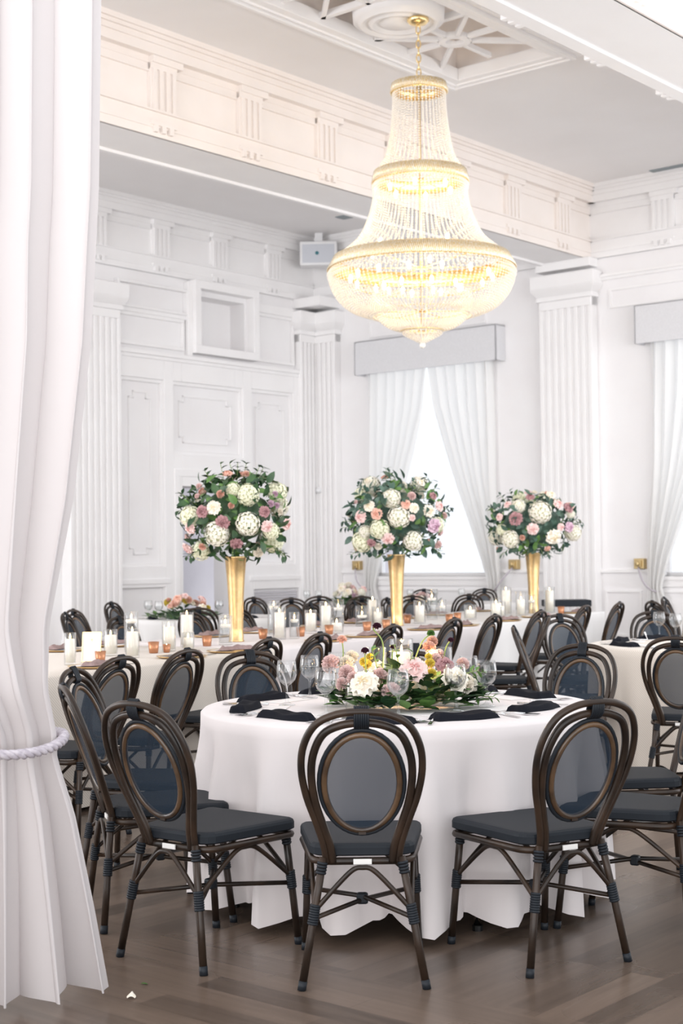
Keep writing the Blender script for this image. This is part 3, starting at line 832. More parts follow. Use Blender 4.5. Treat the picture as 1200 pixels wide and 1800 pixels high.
for i, (t0, t1, m_, wh) in enumerate([(4.9, 8.55, 'linen', 'left end, below the left gold vase'), (8.56, 11.95, 'cloth', 'middle, below the middle gold vase'), (11.96, 15.12, 'greycloth', 'right end, below the right gold vase')]):
    c = lt((t0 + t1) / 2, -6.08)
    t = thing('trestle_table', 'trestle table hidden under the long table cloth, ' + wh, 'table', c, math.atan2(TD.y, TD.x), 'trestle tables of the long table')
    hl = (t1 - t0) / 2 - .03
    MB().box(-hl, hl, -.74, .74, .73, .76).build('tabletop', M['linen'], t)
    for sx in (-1, 1):
        for sy in (-1, 1):
            MB().tube([(sx * (hl - .3), sy * .6, .73), (sx * (hl - .3), sy * .62, 0)], .016, 8).build('leg', M['chrome'], t)
    long_cloth(t0, t1, M[m_], {'linen': 'ivory woven cloth', 'cloth': 'pale blush cloth', 'greycloth': 'white cloth'}[m_] + ' over the long table, ' + wh, i * 1.7 + 1)
# ================================================================== TABLE TOP THINGS
TZ = TT + .001
def cyl_glass(r_, h):
    t = .0035
    return MB().lathe([(.001, 0), (r_ * .96, 0), (r_, .006), (r_, h - .002), (r_ - t / 2, h), (r_ - t, h - .002), (r_ - t, .014), (.001, .012)], 28)
def flame_into(o, z):
    f = MB().lathe([(.0006, 0), (.004, .006), (.0052, .013), (.003, .024), (.0005, .033)], 10).build('flame', M['flame'], o, (0, 0, z + .006))
    MB().tube([(0, 0, 0), (.0005, 0, .012)], .0012, 5).build('wick', M['wick'], o, (0, 0, z - .001))
def candle_set(kind, x, y, h, r_, wax, where, z=TZ, g=''):
    g1 = 'glass cylinders ' + g; g2 = 'candles ' + g
    big = 'wide' if r_ > .051 else 'slim' if r_ < .041 else 'tall' if h > .23 else 'straight'
    o = cyl_glass(r_, h).build('glass_cylinder', M['glass'], loc=(x, y, z))
    tag(o, '%s glass cylinder with %s candle, %s' % (big, 'floating' if kind == 'F' else 'pillar', where), 'candle holder', g1)
    if kind == 'P':
        rr = r_ - .008 if r_ < .05 else r_ - .013
        c = MB().lathe([(.001, 0), (rr, 0), (rr, wax - .006), (rr - .003, wax), (rr - .008, wax - .002), (rr * .5, wax - .008), (.001, wax - .009)], 24).build('pillar_candle', M['wax'], loc=(x, y, z + .0135))
        tag(c, 'ivory pillar candle in the cylinder, ' + where, 'candle', g2); flame_into(c, wax - .008)
    else:
        wz = wax - .03
        w_ = MB().lathe([(.001, .014), (r_ - .0045, .014), (r_ - .0045, wz), (.001, wz)], 24).build('water', M['water'], o)
        rr = r_ * .78
        c = MB().lathe([(.001, -.004), (rr * .7, -.002), (rr, .012), (rr, .02), (rr - .004, .024), (.001, .022)], 20).build('floating_candle', M['wax'], loc=(x, y, z + wz + .003))
        tag(c, 'round floating candle in the cylinder, ' + where, 'candle', g2); flame_into(c, .022)
cands = [('P', -1.62, 8.8, .19, .036, .14, 'at the left end against the drape'), ('P', -1.50, 9.57, .17, .045, .12, 'behind the gold framed card'),
 ('F', -1.42, 9.95, .27, .048, .22, 'tallest at the left end, behind the gold framed card'), ('P', -1.33, 9.36, .18, .045, .15, 'in front of the tallest left cylinder'),
 ('P', -1.17, 9.96, .20, .046, .15, 'midway between the gold framed card and the left vase'), ('P', -1.10, 10.45, .24, .048, .21, 'tall and full of wax, left of the left vase'),
 ('P', -1.05, 10.05, .12, .042, .07, 'low, in front of the tall wax-filled one'), ('F', -.84, 10.60, .21, .049, .15, 'touching the left gold vase on its left'),
 ('F', -.54, 11.62, .28, .049, .24, 'tallest right of the left vase'), ('P', -.48, 11.22, .25, .05, .19, 'first right of the left vase'),
 ('F', -.37, 11.30, .20, .039, .15, 'small, second right of the left vase'), ('P', -.26, 12.0, .19, .049, .15, 'left of a taller candle, halfway between two vases'),
 ('P', -.14, 12.27, .25, .052, .20, 'taller one halfway between the left and middle vases'), ('F', -.04, 13.1, .24, .052, .17, 'with clear water behind the low candle'),
 ('P', -.05, 12.0, .13, .055, .07, 'low and wide between the left and middle vases'), ('F', .17, 13.1, .18, .058, .10, 'squat, just left of the double candle'),
 ('P', .27, 13.33, .23, .05, .21, 'rear of the double candle left of the middle vase'), ('P', .31, 13.14, .17, .052, .11, 'front of the double candle left of the middle vase'),
 ('P', .70, 13.49, .21, .054, .15, 'first right of the middle vase'), ('F', .86, 14.27, .29, .055, .21, 'tallest right of the middle vase'),
 ('F', .98, 14.6, .18, .04, .12, 'small, behind the tallest one right of the middle vase'), ('P', 1.22, 14.17, .14, .06, .08, 'squat and glowing between middle and right vases'),
 ('P', 1.46, 14.11, .20, .054, .14, 'low front one left of the right vase'), ('P', 1.66, 15.05, .28, .055, .24, 'tallest left of the right vase'),
 ('P', 1.57, 14.75, .15, .052, .09, 'short, in the cluster left of the right vase'), ('P', 1.79, 14.88, .24, .052, .15, 'second tallest left of the right vase'),
 ('F', 1.93, 15.14, .20, .041, .15, 'slim one touching the right vase'), ('P', 2.17, 15.54, .27, .057, .22, 'standing alone right of the right vase')]
for c in cands: candle_set(*c, g='on the long table')
def votive(x, y, where, s=1.0, z=TZ):
    o = MB().lathe([(.001, 0), (.024 * s, 0), (.027 * s, .004), (.034 * s, .068 * s), (.031 * s, .068 * s), (.024 * s, .008), (.001, .007)], 20).build('votive_cup', M['copper'], loc=(x, y, z))
    MB().lathe([(.001, .008), (.0235 * s, .009), (.026 * s, .03), (.001, .029)], 14).build('wax', M['wax'], o)
    MB().lathe([(.0006, 0), (.0045, .006), (.003, .018), (.0005, .024)], 8).build('flame', M['flame'], o, (0, 0, .034))
    tag(o, 'small copper mirrored votive cup ' + where, 'votive', 'copper votives on the long table')
for v in [(-1.47, 8.98, 'in front of the gold framed card', 1.0), (-1.25, 9.78, 'right of the leftmost candle cluster'), (-1.17, 9.83, 'half hidden, right of another votive near the left cluster', .8),
          (-.96, 10.46, 'left of the left gold vase'), (-.61, 11.30, 'just right of the left gold vase'), (-.33, 11.57, 'beside the small floating candle'),
          (-.11, 11.82, 'in front of the low wide candle'), (.2, 12.3, 'in front of the double candle'), (.37, 12.66, 'touching the middle vase on its left'),
          (.59, 13.55, 'right of the middle gold vase', ), (.98, 13.65, 'right of the tallest cylinder, nearer cup'), (1.08, 13.95, 'right of the tallest cylinder, farther cup'), (2.24, 15.2, 'right of the lone candle by the right vase')]:
    votive(v[0], v[1], v[2], v[3] if len(v) > 3 else 1.1)

# gold trumpet vases
def vase(x, y, where):
    o = MB().lathe([(.001, 0), (.058, 0), (.06, .006), (.055, .012), (.052, .10), (.056, .28), (.066, .46), (.080, .62), (.0835, .628), (.080, .632), (.062, .46), (.05, .28), (.001, .27)], 40).build('gold_vase', M['gold'], loc=(x, y, TZ))
    tag(o, 'tall brushed gold trumpet vase ' + where, 'vase', 'tall gold vases')
VS = [(-.79, 10.98), (.48, 13.11), (1.99, 15.44)]
for (x, y), wh in zip(VS, ('at left, under the largest bouquet', 'in the middle, in front of the window', 'at right, in front of the fluted pilaster')): vase(x, y, wh)

# ------------------------------------------------------------------ flowers
def petal_mesh(mb, T, w_, l, cup, curl, nu=4, nv=4):
    def fn(a, b):
        x = (a - .5) * w_ * (math.sin(PI * min(1, .18 + .82 * b) ** .8) ** .6 if b < 1 else .35)
        return (x, cup * (1 - (2 * a - 1) ** 2) * -.25 * w_ + curl * b * b * l, l * b * (1 - .06 * (2 * a - 1) ** 2))
    mb.grid(fn, nu, nv, T)
def rose_mesh(seed, open_=1.0):
    rnd = random.Random(seed); mb = MB()
    mb.lathe([(.05, -.25), (.42, -.05), (.5, .15), (.34, .42), (.14, .5), (.001, .5)], 12)
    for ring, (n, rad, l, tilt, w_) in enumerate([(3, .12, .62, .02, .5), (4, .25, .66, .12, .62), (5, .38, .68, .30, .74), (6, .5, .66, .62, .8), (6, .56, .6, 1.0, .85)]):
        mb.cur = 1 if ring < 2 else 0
        for k in range(n):
            a = 2 * PI * (k + rnd.uniform(-.12, .12)) / n + ring * .6
            T = Matrix.Rotation(a, 4, 'Z') @ Matrix.Translation((0, rad * .55, -.12 + .02 * (4 - ring))) @ Matrix.Rotation(-tilt * open_, 4, 'X')
            petal_mesh(mb, T, w_, l, 1.0, .12 + .16 * (ring > 2), 4, 4)
    return mb
def hyd_mesh(seed):
    rnd = random.Random(seed); mb = MB(); mb.cur = 1; mb.ball((0, 0, 0), .80, 12, 8, .9); mb.cur = 0
    n = 105
    for i in range(n):
        zz = 1 - 1.8 * (i + .5) / n; rr = math.sqrt(max(0, 1 - zz * zz)); a = i * 2.399963
        d = Vector((rr * math.cos(a), rr * math.sin(a), zz)).normalized()
        q = d.to_track_quat('Z', 'Y').to_matrix().to_4x4()
        T = Matrix.Translation(d * (.93 + rnd.uniform(-.09, .08))) @ q @ Matrix.Rotation(rnd.uniform(0, PI), 4, 'Z')
        for k in range(4):
            b = k * PI / 2; c, s_ = math.cos(b), math.sin(b); e = .185
            vs = [(0, 0, 0), (e * (c * .6 - s_ * .5), e * (s_ * .6 + c * .5), .04), (e * c * 1.05, e * s_ * 1.05, -.01 + rnd.uniform(0, .05)), (e * (c * .6 + s_ * .5), e * (s_ * .6 - c * .5), .04)]
            mb.add(vs, [(0, 1, 2, 3)], False, T)
    return mb
def carn_mesh(seed):
    rnd = random.Random(seed); mb = MB(); mb.ball((0, 0, 0), .45, 8, 5)
    for i in range(46):
        zz = 1 - 1.25 * (i + .5) / 46; rr = math.sqrt(max(0, 1 - zz * zz)); a = i * 2.4
        d = Vector((rr * math.cos(a), rr * math.sin(a), zz + .2)).normalized()
        T = Matrix.Translation(d * .3) @ d.to_track_quat('Z', 'Y').to_matrix().to_4x4() @ Matrix.Rotation(rnd.uniform(0, 6), 4, 'Z')
        mb.grid(lambda u, v: ((u - .5) * (.2 + .75 * v), .10 * math.sin(u * 14) * v, v * .68), 6, 2, T)
    return mb
KM = {}
for nm, f, ms in (('rose', rose_mesh, ('rose_mauve', 'rose_blush', 'rose_peach', 'rose_white', 'rose_lilac')), ('hydrangea', hyd_mesh, ('hyd', 'hydw')), ('carnation', carn_mesh, ('rose_blush', 'rose_peach', 'rose_lilac', 'rose_white', 'yellow', 'maroon'))):
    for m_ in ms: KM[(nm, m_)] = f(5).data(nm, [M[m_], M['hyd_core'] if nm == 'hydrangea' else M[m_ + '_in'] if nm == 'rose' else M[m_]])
def bloom(kind, m_, parent, p, d, s_):
    s_ *= {'rose': 1.28, 'carnation': .76}.get(kind, 1.0)
    o = D.objects.new(kind, KM[(kind, m_)]); COL.objects.link(o); o.parent = parent
    o.location = p; o.rotation_euler = Vector(d).to_track_quat('Z', 'Y').to_euler(); o.scale = (s_, s_, s_)
    return o
def leaf(mb, p, d, up, L_, w_, fold=.25, droop=.3):
    d = Vector(d).normalized(); s_ = d.cross(Vector(up))
    if s_.length < .01: s_ = d.cross(Vector((1, 0, .1)))
    s_.normalize(); n = s_.cross(d).normalized(); p = Vector(p)
    prof = [(0, .06), (.22, .75), (.48, 1.0), (.76, .7), (1, .02)]
    vs = []
    for t, ww in prof:
        c = p + d * (L_ * t) - n * (droop * L_ * t * t)
        vs += [c - s_ * w_ * .5 * ww + n * fold * w_ * .5 * ww, c, c + s_ * w_ * .5 * ww + n * fold * w_ * .5 * ww]
    fs = []
    for i in range(4):
        for k in range(2): fs.append((i * 3 + k, i * 3 + k + 1, (i + 1) * 3 + k + 1, (i + 1) * 3 + k))
    mb.add(vs, fs, True)
def sprig(mb, p, d, n, L_, ls, rnd):
    d = Vector(d).normalized(); p = Vector(p); pts = []; q = p.copy(); dd = d.copy()
    for i in range(n + 1):
        pts.append(q.copy()); q = q + dd * (L_ / n); dd = (dd + Vector((rnd.uniform(-.15, .15), rnd.uniform(-.15, .15), rnd.uniform(-.12, .06)))).normalized()
    mb.cur = 1; mb.tube(pts, .0022, 5); mb.cur = 0
    for i in range(1, n + 1):
        for s_ in (-1, 1):
            si = pts[i] - pts[i - 1]; a = si.cross(Vector((rnd.uniform(-1, 1), rnd.uniform(-1, 1), rnd.uniform(-1, 1)))).normalized()
            leaf(mb, pts[i], si.normalized() * .6 + a * s_, (0, 0, 1), ls * rnd.uniform(.8, 1.2), ls * .5)
def sup(d, e=2.7): return (abs(d[0]) ** e + abs(d[1]) ** e + abs(d[2]) ** e) ** (-1 / e)
def bouquet(x, y, z, rx, rz, blooms, label, seed, nleaf=420, fill=18, leafm='leaf', group='large bouquets on the gold vases'):
    rnd = random.Random(seed)
    t = thing('flower_bouquet', label, 'flowers', (x, y, z), 0, group)
    mb = MB()
    core = MB()
    mb.ball((0, 0, 0), 1, 16, 10)
    mb.v = [(a * rx * .66, b * rx * .66, c * rz * .62) for a, b, c in mb.v]
    for i in range(nleaf):
        zz = rnd.uniform(-1, 1); rr = math.sqrt(1 - zz * zz); a = rnd.uniform(0, 2 * PI)
        d = Vector((rr * math.cos(a), rr * math.sin(a), zz)); k = rnd.uniform(.66, .96) * sup(d)
        p = Vector((d.x * rx * k, d.y * rx * k, d.z * rz * k))
        dd = (d * .7 + Vector((rnd.uniform(-1, 1), rnd.uniform(-1, 1), rnd.uniform(-1, 1)))).normalized()
        L_ = rnd.uniform(.06, .11); mb.cur = 2 if rnd.random() < .22 else 0
        leaf(mb, p, dd, d, L_, L_ * .56)
    mb.cur = 0
    for i in range(16):
        a = rnd.uniform(0, 2 * PI); zz = rnd.uniform(-.45, 1); rr = math.sqrt(1 - zz * zz)
        d = Vector((rr * math.cos(a), rr * math.sin(a), zz))
        sprig(mb, (d.x * rx * .8, d.y * rx * .8, d.z * rz * .8), d + Vector((0, 0, .25)), 4, .14, .055, rnd)
    for i in range(7):
        a = rnd.uniform(0, 2 * PI); sprig(mb, (.7 * rx * math.cos(a), .7 * rx * math.sin(a), -rz * .72), (math.cos(a), math.sin(a), -.8), 4, .12, .05, rnd)
    mb.tube([(0, 0, -rz * .6), (0, 0, -rz - .12)], .03, 8)
    mb.build('foliage', [M[leafm], M['stem'], M['leaf2']], t)
    pos = []
    for kind, m_, dx, dz, s_ in blooms:
        q = 1 - abs(dx / rx) ** 2.7 - abs(dz / rz) ** 2.7
        if q < .03:
            f_ = ((abs(dx / rx) ** 2.7 + abs(dz / rz) ** 2.7) / .97) ** (-1 / 2.7); dx *= f_; dz *= f_; q = .03
        dy = -rx * q ** (1 / 2.7)
        d = Vector((dx / rx ** 2, dy / rx ** 2, dz / rz ** 2)).normalized()
        k = .93 if kind != 'hydrangea' else .86
        bloom(kind, m_, t, (dx * k / .9, dy * k, dz * k / .9), d, s_); pos.append((Vector((dx, dy, dz)), s_))
    ms = ['rose_mauve', 'rose_blush', 'rose_white', 'rose_peach', 'rose_blush']; c = 0; tries = 0
    while c < fill and tries < 900:
        tries += 1
        zz = rnd.uniform(-.75, 1); rr = math.sqrt(1 - zz * zz); a = rnd.uniform(0, 2 * PI)
        d0 = Vector((rr * math.cos(a), rr * math.sin(a), zz)); d0 *= sup(d0); p = Vector((d0.x * rx, d0.y * rx, d0.z * rz))
        s_ = rnd.choice([.035, .04, .085])
        if p.y < .02 and any((p - q).length < (s_ + r2) * 1.35 for q, r2 in pos): continue
        if any((p - q).length < (s_ + r2) for q, r2 in pos): continue
        d = Vector((p.x / rx ** 2, p.y / rx ** 2, p.z / rz ** 2)).normalized()
        if s_ > .06: bloom('hydrangea', rnd.choice(['hyd', 'hydw']), t, p * .86, d, s_)
        else: bloom(rnd.choice(['rose', 'rose', 'carnation']), rnd.choice(['rose_blush', 'rose_peach', 'rose_white']), t, p * .96, d, s_)
        pos.append((p, s_)); c += 1
    return t
def bl(cx, cy_, s, L_): return [(k, m_, (x - cx) / s, (cy_ - y) / s, r_) for k, m_, x, y, r_ in L_]
H_, RS, CN = 'hydrangea', 'rose', 'carnation'
bA = [(H_, 'hyd', .125, .145, .085), (H_, 'hyd', .01, .185, .055), (H_, 'hydw', -.115, -.145, .095), (H_, 'hydw', .12, -.075, .09), (H_, 'hyd', -.32, -.01, .08), (H_, 'hyd', .29, -.13, .065), (H_, 'hyd', -.275, -.29, .075),
      (RS, 'rose_mauve', -.20, .02, .046), (RS, 'rose_mauve', -.06, -.055, .052), (RS, 'rose_mauve', .225, .015, .042), (RS, 'rose_mauve', .03, -.20, .046), (RS, 'rose_blush', .24, -.085, .045), (RS, 'rose_blush', -.29, -.09, .045),
      (RS, 'rose_blush', .37, -.07, .045), (CN, 'rose_peach', -.075, .14, .04), (CN, 'rose_peach', -.21, -.22, .038), (RS, 'rose_blush', -.37, -.26, .05), (RS, 'rose_white', -.12, .045, .052), (CN, 'rose_white', .175, -.26, .055),
      (CN, 'rose_lilac', .27, .07, .035), (CN, 'rose_lilac', .31, .06, .03), (CN, 'rose_lilac', .30, .14, .03), (CN, 'rose_peach', .0, .06, .032), (CN, 'rose_blush', -.23, .20, .03), (CN, 'rose_blush', -.24, .13, .026), (CN, 'rose_white', .33, .015, .035)]
bouquet(-.79, 10.98, 1.71, .40, .315, bA, 'large round bouquet of cream hydrangeas and mauve roses on the left gold vase', 11)
bB = [(H_, 'hydw', .015, -.015, .10), (H_, 'hyd', -.16, -.12, .09), (H_, 'hyd', -.315, -.23, .095), (H_, 'hydw', .145, -.23, .09), (H_, 'hydw', -.05, .155, .085), (H_, 'hyd', .36, -.085, .07), (H_, 'hydw', -.29, -.14, .06),
      (RS, 'rose_peach', -.17, .015, .05), (RS, 'rose_blush', -.08, -.185, .055), (RS, 'rose_blush', -.30, -.005, .055), (RS, 'rose_white', -.23, .08, .05), (RS, 'rose_peach', .07, .09, .042), (RS, 'rose_white', .135, .06, .045),
      (RS, 'rose_white', .26, .035, .055), (RS, 'rose_lilac', .30, -.085, .065), (RS, 'rose_blush', .35, .075, .045), (CN, 'rose_white', -.16, -.25, .045), (CN, 'rose_peach', -.38, -.30, .026), (CN, 'rose_blush', .34, -.24, .05),
      (RS, 'rose_blush', .12, -.02, .03), (RS, 'rose_mauve', .30, .16, .035), (CN, 'rose_blush', .12, .16, .05), (RS, 'rose_mauve', -.215, -.22, .04), (CN, 'rose_blush', -.34, .12, .025)]
bouquet(.48, 13.11, 1.74, .44, .36, bB, 'large bouquet of white hydrangeas and blush roses on the middle gold vase by the window', 12, leafm='leaf3')
bC = [(H_, 'hydw', .035, .12, .12), (H_, 'hydw', -.28, -.16, .095), (H_, 'hydw', .40, -.10, .09), (H_, 'hydw', -.19, .19, .075), (H_, 'hyd', -.37, -.06, .06),
      (RS, 'rose_mauve', -.21, .05, .07), (RS, 'rose_blush', -.05, -.05, .06), (RS, 'rose_white', .15, -.125, .08), (RS, 'rose_mauve', -.06, .26, .045), (RS, 'rose_blush', .21, .185, .055), (RS, 'rose_mauve', .31, .15, .055),
      (RS, 'rose_blush', .225, -.035, .04), (RS, 'rose_lilac', .31, -.035, .055), (CN, 'rose_peach', -.15, -.135, .04), (RS, 'rose_white', .15, .28, .05), (RS, 'rose_blush', -.36, .07, .04), (RS, 'rose_blush', -.28, .19, .04), (H_, 'hydw', .37, .10, .05)]
bouquet(1.99, 15.44, 1.70, .46, .34, bC, 'bouquet of white hydrangeas and dusty roses on the right gold vase', 13, leafm='leaf3')

def low_flowers(x, y, rx, h, label, seed, cols, nleaf=160, n=18):
    rnd = random.Random(seed); t = thing('flower_centrepiece', label, 'flowers', (x, y, TZ), 0, 'low flower centrepieces')
    mb = MB()
    for i in range(nleaf):
        a = rnd.uniform(0, 2 * PI); k = math.sqrt(rnd.random()) * rx; p = Vector((k * math.cos(a), k * math.sin(a), rnd.uniform(.012, h * .45 * (1.2 - k / rx))))
        mb.cur = 2 if rnd.random() < .4 else 0; L_ = rnd.uniform(.06, .1)
        leaf(mb, p, (math.cos(a) + rnd.uniform(-.6, .6), math.sin(a) + rnd.uniform(-.6, .6), rnd.uniform(.1, .8)), (0, 0, 1), L_, L_ * .6, .25, .1)
    mb.cur = 0
    mb.lathe([(.001, .0), (rx * .5, .0), (rx * .5, h * .25), (.001, h * .4)], 12)
    mb.build('foliage', [M['leaf'], M['stem'], M['leaf2']], t)
    for i in range(n):
        a = 2 * PI * i / n + rnd.uniform(-.2, .2); k = rx * rnd.uniform(.15, .8)
        z = h * (1.0 - .5 * (k / rx)) * rnd.uniform(.6, 1.1)
        bloom(*rnd.choice(cols), t, (k * math.cos(a), k * math.sin(a), z), (math.cos(a) * .7, math.sin(a) * .7 - .3, .8), rnd.uniform(.03, .055))
    return t
low_flowers(-1.62, 15.1, .36, .24, 'peach and yellow low flowers on the left background table', 21, [(RS, 'rose_peach'), (CN, 'rose_peach'), (CN, 'yellow'), (RS, 'rose_blush'), (RS, 'rose_white')], n=26)
low_flowers(.10, 18.75, .30, .26, 'pale pink and white low flowers on the background table left of the window', 22, [(RS, 'rose_white'), (H_, 'hydw'), (RS, 'rose_blush'), (CN, 'rose_lilac'), (RS, 'rose_white')], n=24)
low_flowers(1.0, 18.75, .22, .12, 'low pink flowers on the table below the window', 23, [(RS, 'rose_white'), (RS, 'rose_blush')], 60, 8)
low_flowers(2.76, 10.05, .30, .16, 'low greenery and blush flowers on the right table, at the right edge', 24, [(RS, 'rose_peach'), (RS, 'rose_blush'), (CN, 'rose_white')], 160, 14)

# front centrepiece -------------------------------------------------
def front_centre():
    rnd = random.Random(5); cx, cyy = .25, 6.16
    t = thing('flower_centrepiece', 'low garland of broad green leaves, white rose and pink blooms on the front table', 'flowers', (cx, cyy, TZ), 0, 'low flower centrepieces')
    mb = MB(); holes = [(-.115, .04), (-.0, .20), (.06, -.02), (.17, .16), (-.20, -.06)]
    for i in range(520):
        a = rnd.uniform(0, 2 * PI); k = math.sqrt(rnd.random()); X, Y_ = .30 * k * math.cos(a), .22 * k * math.sin(a) - .01
        if any(math.hypot(X - hx, Y_ - hy) < .066 for hx, hy in holes): continue
        z = rnd.uniform(.012, .17 * (1.2 - k * .85)); L_ = rnd.uniform(.06, .095); mb.cur = 2 if rnd.random() < .45 else 0
        dd = Vector((math.cos(a) + rnd.uniform(-.7, .7), math.sin(a) + rnd.uniform(-.7, .7), rnd.uniform(-.05, .7)))
        p = Vector((X, Y_, z)); q = p + dd.normalized() * L_
        if q.z < .01 or any(math.hypot(q.x - hx, q.y - hy) < .056 for hx, hy in holes): continue
        leaf(mb, p, dd, (0, 0, 1), L_, L_ * .74, .2, .05)
    mb.cur = 0
    mb.build('foliage', [M['leaf'], M['stem'], M['leaf2']], t)
    # (kind, material, dx, dy, z, size)
    for kind, m_, dx, dy, z, s_ in [(RS, 'rose_white', -.165, -.20, .10, .058), (CN, 'rose_blush', -.06, -.215, .07, .052), (CN, 'rose_blush', -.10, -.12, .13, .042), (CN, 'rose_blush', -.235, -.10, .14, .045), (CN, 'rose_blush', -.255, -.13, .10, .035),
                                    (CN, 'rose_blush', -.21, -.15, .125, .034), (CN, 'rose_peach', -.185, -.13, .09, .03), (CN, 'rose_white', -.235, .02, .17, .045), (CN, 'rose_blush', -.30, .02, .17, .05), (RS, 'rose_blush', .035, -.13, .15, .055),
                                    (RS, 'rose_white', .20, -.13, .11, .055), (CN, 'rose_white', .245, -.10, .085, .045), (RS, 'rose_white', .26, -.02, .08, .045), (RS, 'rose_mauve', .165, -.06, .16, .04), (CN, 'rose_blush', .13, -.03, .19, .032), (CN, 'rose_peach', .11, .06, .23, .036),
                                    (CN, 'rose_blush', .15, .05, .20, .032), (CN, 'rose_peach', .125, .09, .255, .03), (CN, 'yellow', .105, -.07, .175, .026), (CN, 'yellow', .11, -.09, .135, .026), (CN, 'yellow', .10, -.06, .2, .02), (CN, 'yellow', -.14, .0, .2, .02), (CN, 'yellow', -.165, -.01, .18, .024), (CN, 'yellow', -.15, .03, .165, .026),
                                    (CN, 'rose_white', -.215, .09, .19, .04), (CN, 'rose_blush', .25, .06, .16, .035), (RS, 'rose_white', -.1, .24, .12, .045), (RS, 'rose_blush', .1, .25, .12, .045)]:
        bloom(kind, m_, t, (dx, dy, z + .008), (dx * 2, -.9, .75), s_ * (1.05 if kind == CN else 1.0))
    # tall stems
    for pts, m_, s_, kind in [([(-.10, -.05, .08), (-.085, -.05, .2), (-.09, -.05, .28), (-.125, -.05, .325), (-.11, -.07, .335)], 'maroon', .024, CN), ([(.03, 0, .10), (.05, 0, .2), (.08, 0, .27), (.115, 0, .30)], 'leaf2', .022, CN),
                              ([(.16, .04, .15), (.18, .04, .24), (.20, .03, .27)], 'maroon', .018, CN), ([(-.15, -.06, .06), (-.16, -.06, .2), (-.16, -.06, .235)], 'maroon', .022, CN), ([(-.05, -.07, .08), (-.05, -.07, .2), (-.045, -.07, .25)], 'maroon', .016, CN), ([(-.26, .05, .1), (-.25, .05, .22), (-.255, .05, .275)], 'rose_peach', .028, CN)]:
        MB().tube(catmull(pts, 4), .0032, 6).build('stem', M['stem'], t)
        if (kind, m_) not in KM: KM[(kind, m_)] = carn_mesh(3).data(kind, M[m_])
        bloom(kind, m_, t, pts[-1], (0, -.3, 1), s_)
    for p, d in [((-.11, -.05, .14), (-.1, -.2, 1)), ((.0, -.10, .14), (.35, -.2, 1)), ((-.02, -.1, .16), (-.2, 0, 1)), ((.27, -.05, .05), (1, -.3, -.1)), ((.24, .02, .1), (.9, 0, .4)), ((.2, -.1, .12), (.9, -.2, .5))]:
        m2 = MB(); sprig(m2, p, d, 4, .10, .036, rnd); m2.build('sprig', [M['leaf2'], M['stem']], t)
    gl = D.lights.new('candle_glow', 'POINT'); gl.energy = .9; gl.color = (1, .62, .28); gl.shadow_soft_size = .02
    for hx, hy, hz in ((-.06, -.05, .2), (.0, .12, .3), (.12, .04, .22)):
        o = D.objects.new('candle_glow', gl); COL.objects.link(o); o.location = (cx + hx, cyy + hy, TZ + hz)
    for (hx, hy), (kind, h, r_, wax, wh) in zip(holes, [('P', .245, .045, .12, 'in the front centrepiece, behind the leafy left side'), ('P', .27, .05, .20, 'tallest in the front centrepiece, with bright wax'),
                                                        ('P', .205, .042, .12, 'by the yellow flowers of the front centrepiece'), ('P', .235, .044, .12, 'at the right of the front centrepiece'), ('P', .16, .043, .135, 'lowest, at the left of the front centrepiece')]):
        candle_set(kind, cx + hx, cyy + hy, h, r_, wax, wh, g='in the front centrepiece')
front_centre()

# ------------------------------------------------------------------ goblets
def make_goblet():
    o = MB().lathe([(.001, .003), (.02, .004), (.034, .001), (.036, .003), (.02, .009), (.007, .016), (.005, .03), (.0048, .07), (.007, .084), (.02, .092), (.036, .108), (.0435, .130), (.044, .150), (.041, .172), (.0375, .190),
                    (.0365, .190), (.0398, .172), (.0425, .150), (.042, .131), (.034, .111), (.018, .096), (.001, .092)], 28).build('goblet', M['glass'])
    MB().lathe([(.001, .0935), (.018, .0975), (.0335, .1125), (.041, .131), (.0415, .140), (.001, .140)], 24).build('water', M['water'], o)
    return o
gob0 = make_goblet(); gu = [0]
def goblet(x, y, label, group):
    o = copy_tree(gob0) if gu[0] else gob0; gu[0] = 1
    o.location = (x, y, TZ); tag(o, label, 'glass', group)
for x, y, wh in [(-.24, 6.27, 'leftmost on the front table'), (-.15, 6.57, 'second from left on the front table, a little behind'), (-.07, 5.84, 'in front of the left side of the centrepiece'), (.21, 5.72, 'directly in front of the centrepiece middle'),
                 (.45, 5.96, 'at the right side of the centrepiece'), (.54, 6.41, 'right of the centrepiece, rear of two'), (.59, 6.13, 'right of the centrepiece, front and rightmost of two'), (-.03, 6.75, 'hidden behind the centrepiece, left'), (.42, 6.85, 'hidden behind the centrepiece, right')]:
    goblet(x, y, 'stemmed crystal water goblet ' + wh, 'goblets on the front table')
for x, y, wh in [(2.30, 10.78, 'left one of two behind the napkins'), (2.36, 10.52, 'right one of two, lower'), (2.62, 10.75, 'cut by the right edge')]:
    goblet(x, y, 'crystal water goblet on the right table, ' + wh, 'goblets on the right table')
for x, y, wh in [(-1.98, 15.1, 'left of the peach flowers'), (-1.25, 15.0, 'right of the peach flowers'), (-1.12, 15.25, 'farthest right beside the left gold vase'), (-1.85, 14.9, 'in front of the peach flowers')]:
    goblet(x, y, 'crystal goblet on the left background table, ' + wh, 'goblets on the left background table')
for x, y, wh in [(-.45, 18.6, 'left of the pale flowers'), (-.3, 18.5, 'close left of the pale flowers'), (.85, 18.6, 'on the table below the window, left'), (1.15, 18.5, 'on the table below the window, middle'), (1.5, 18.65, 'on the table below the window, right')]:
    goblet(x, y, 'distant crystal goblet ' + wh, 'goblets on the far tables')

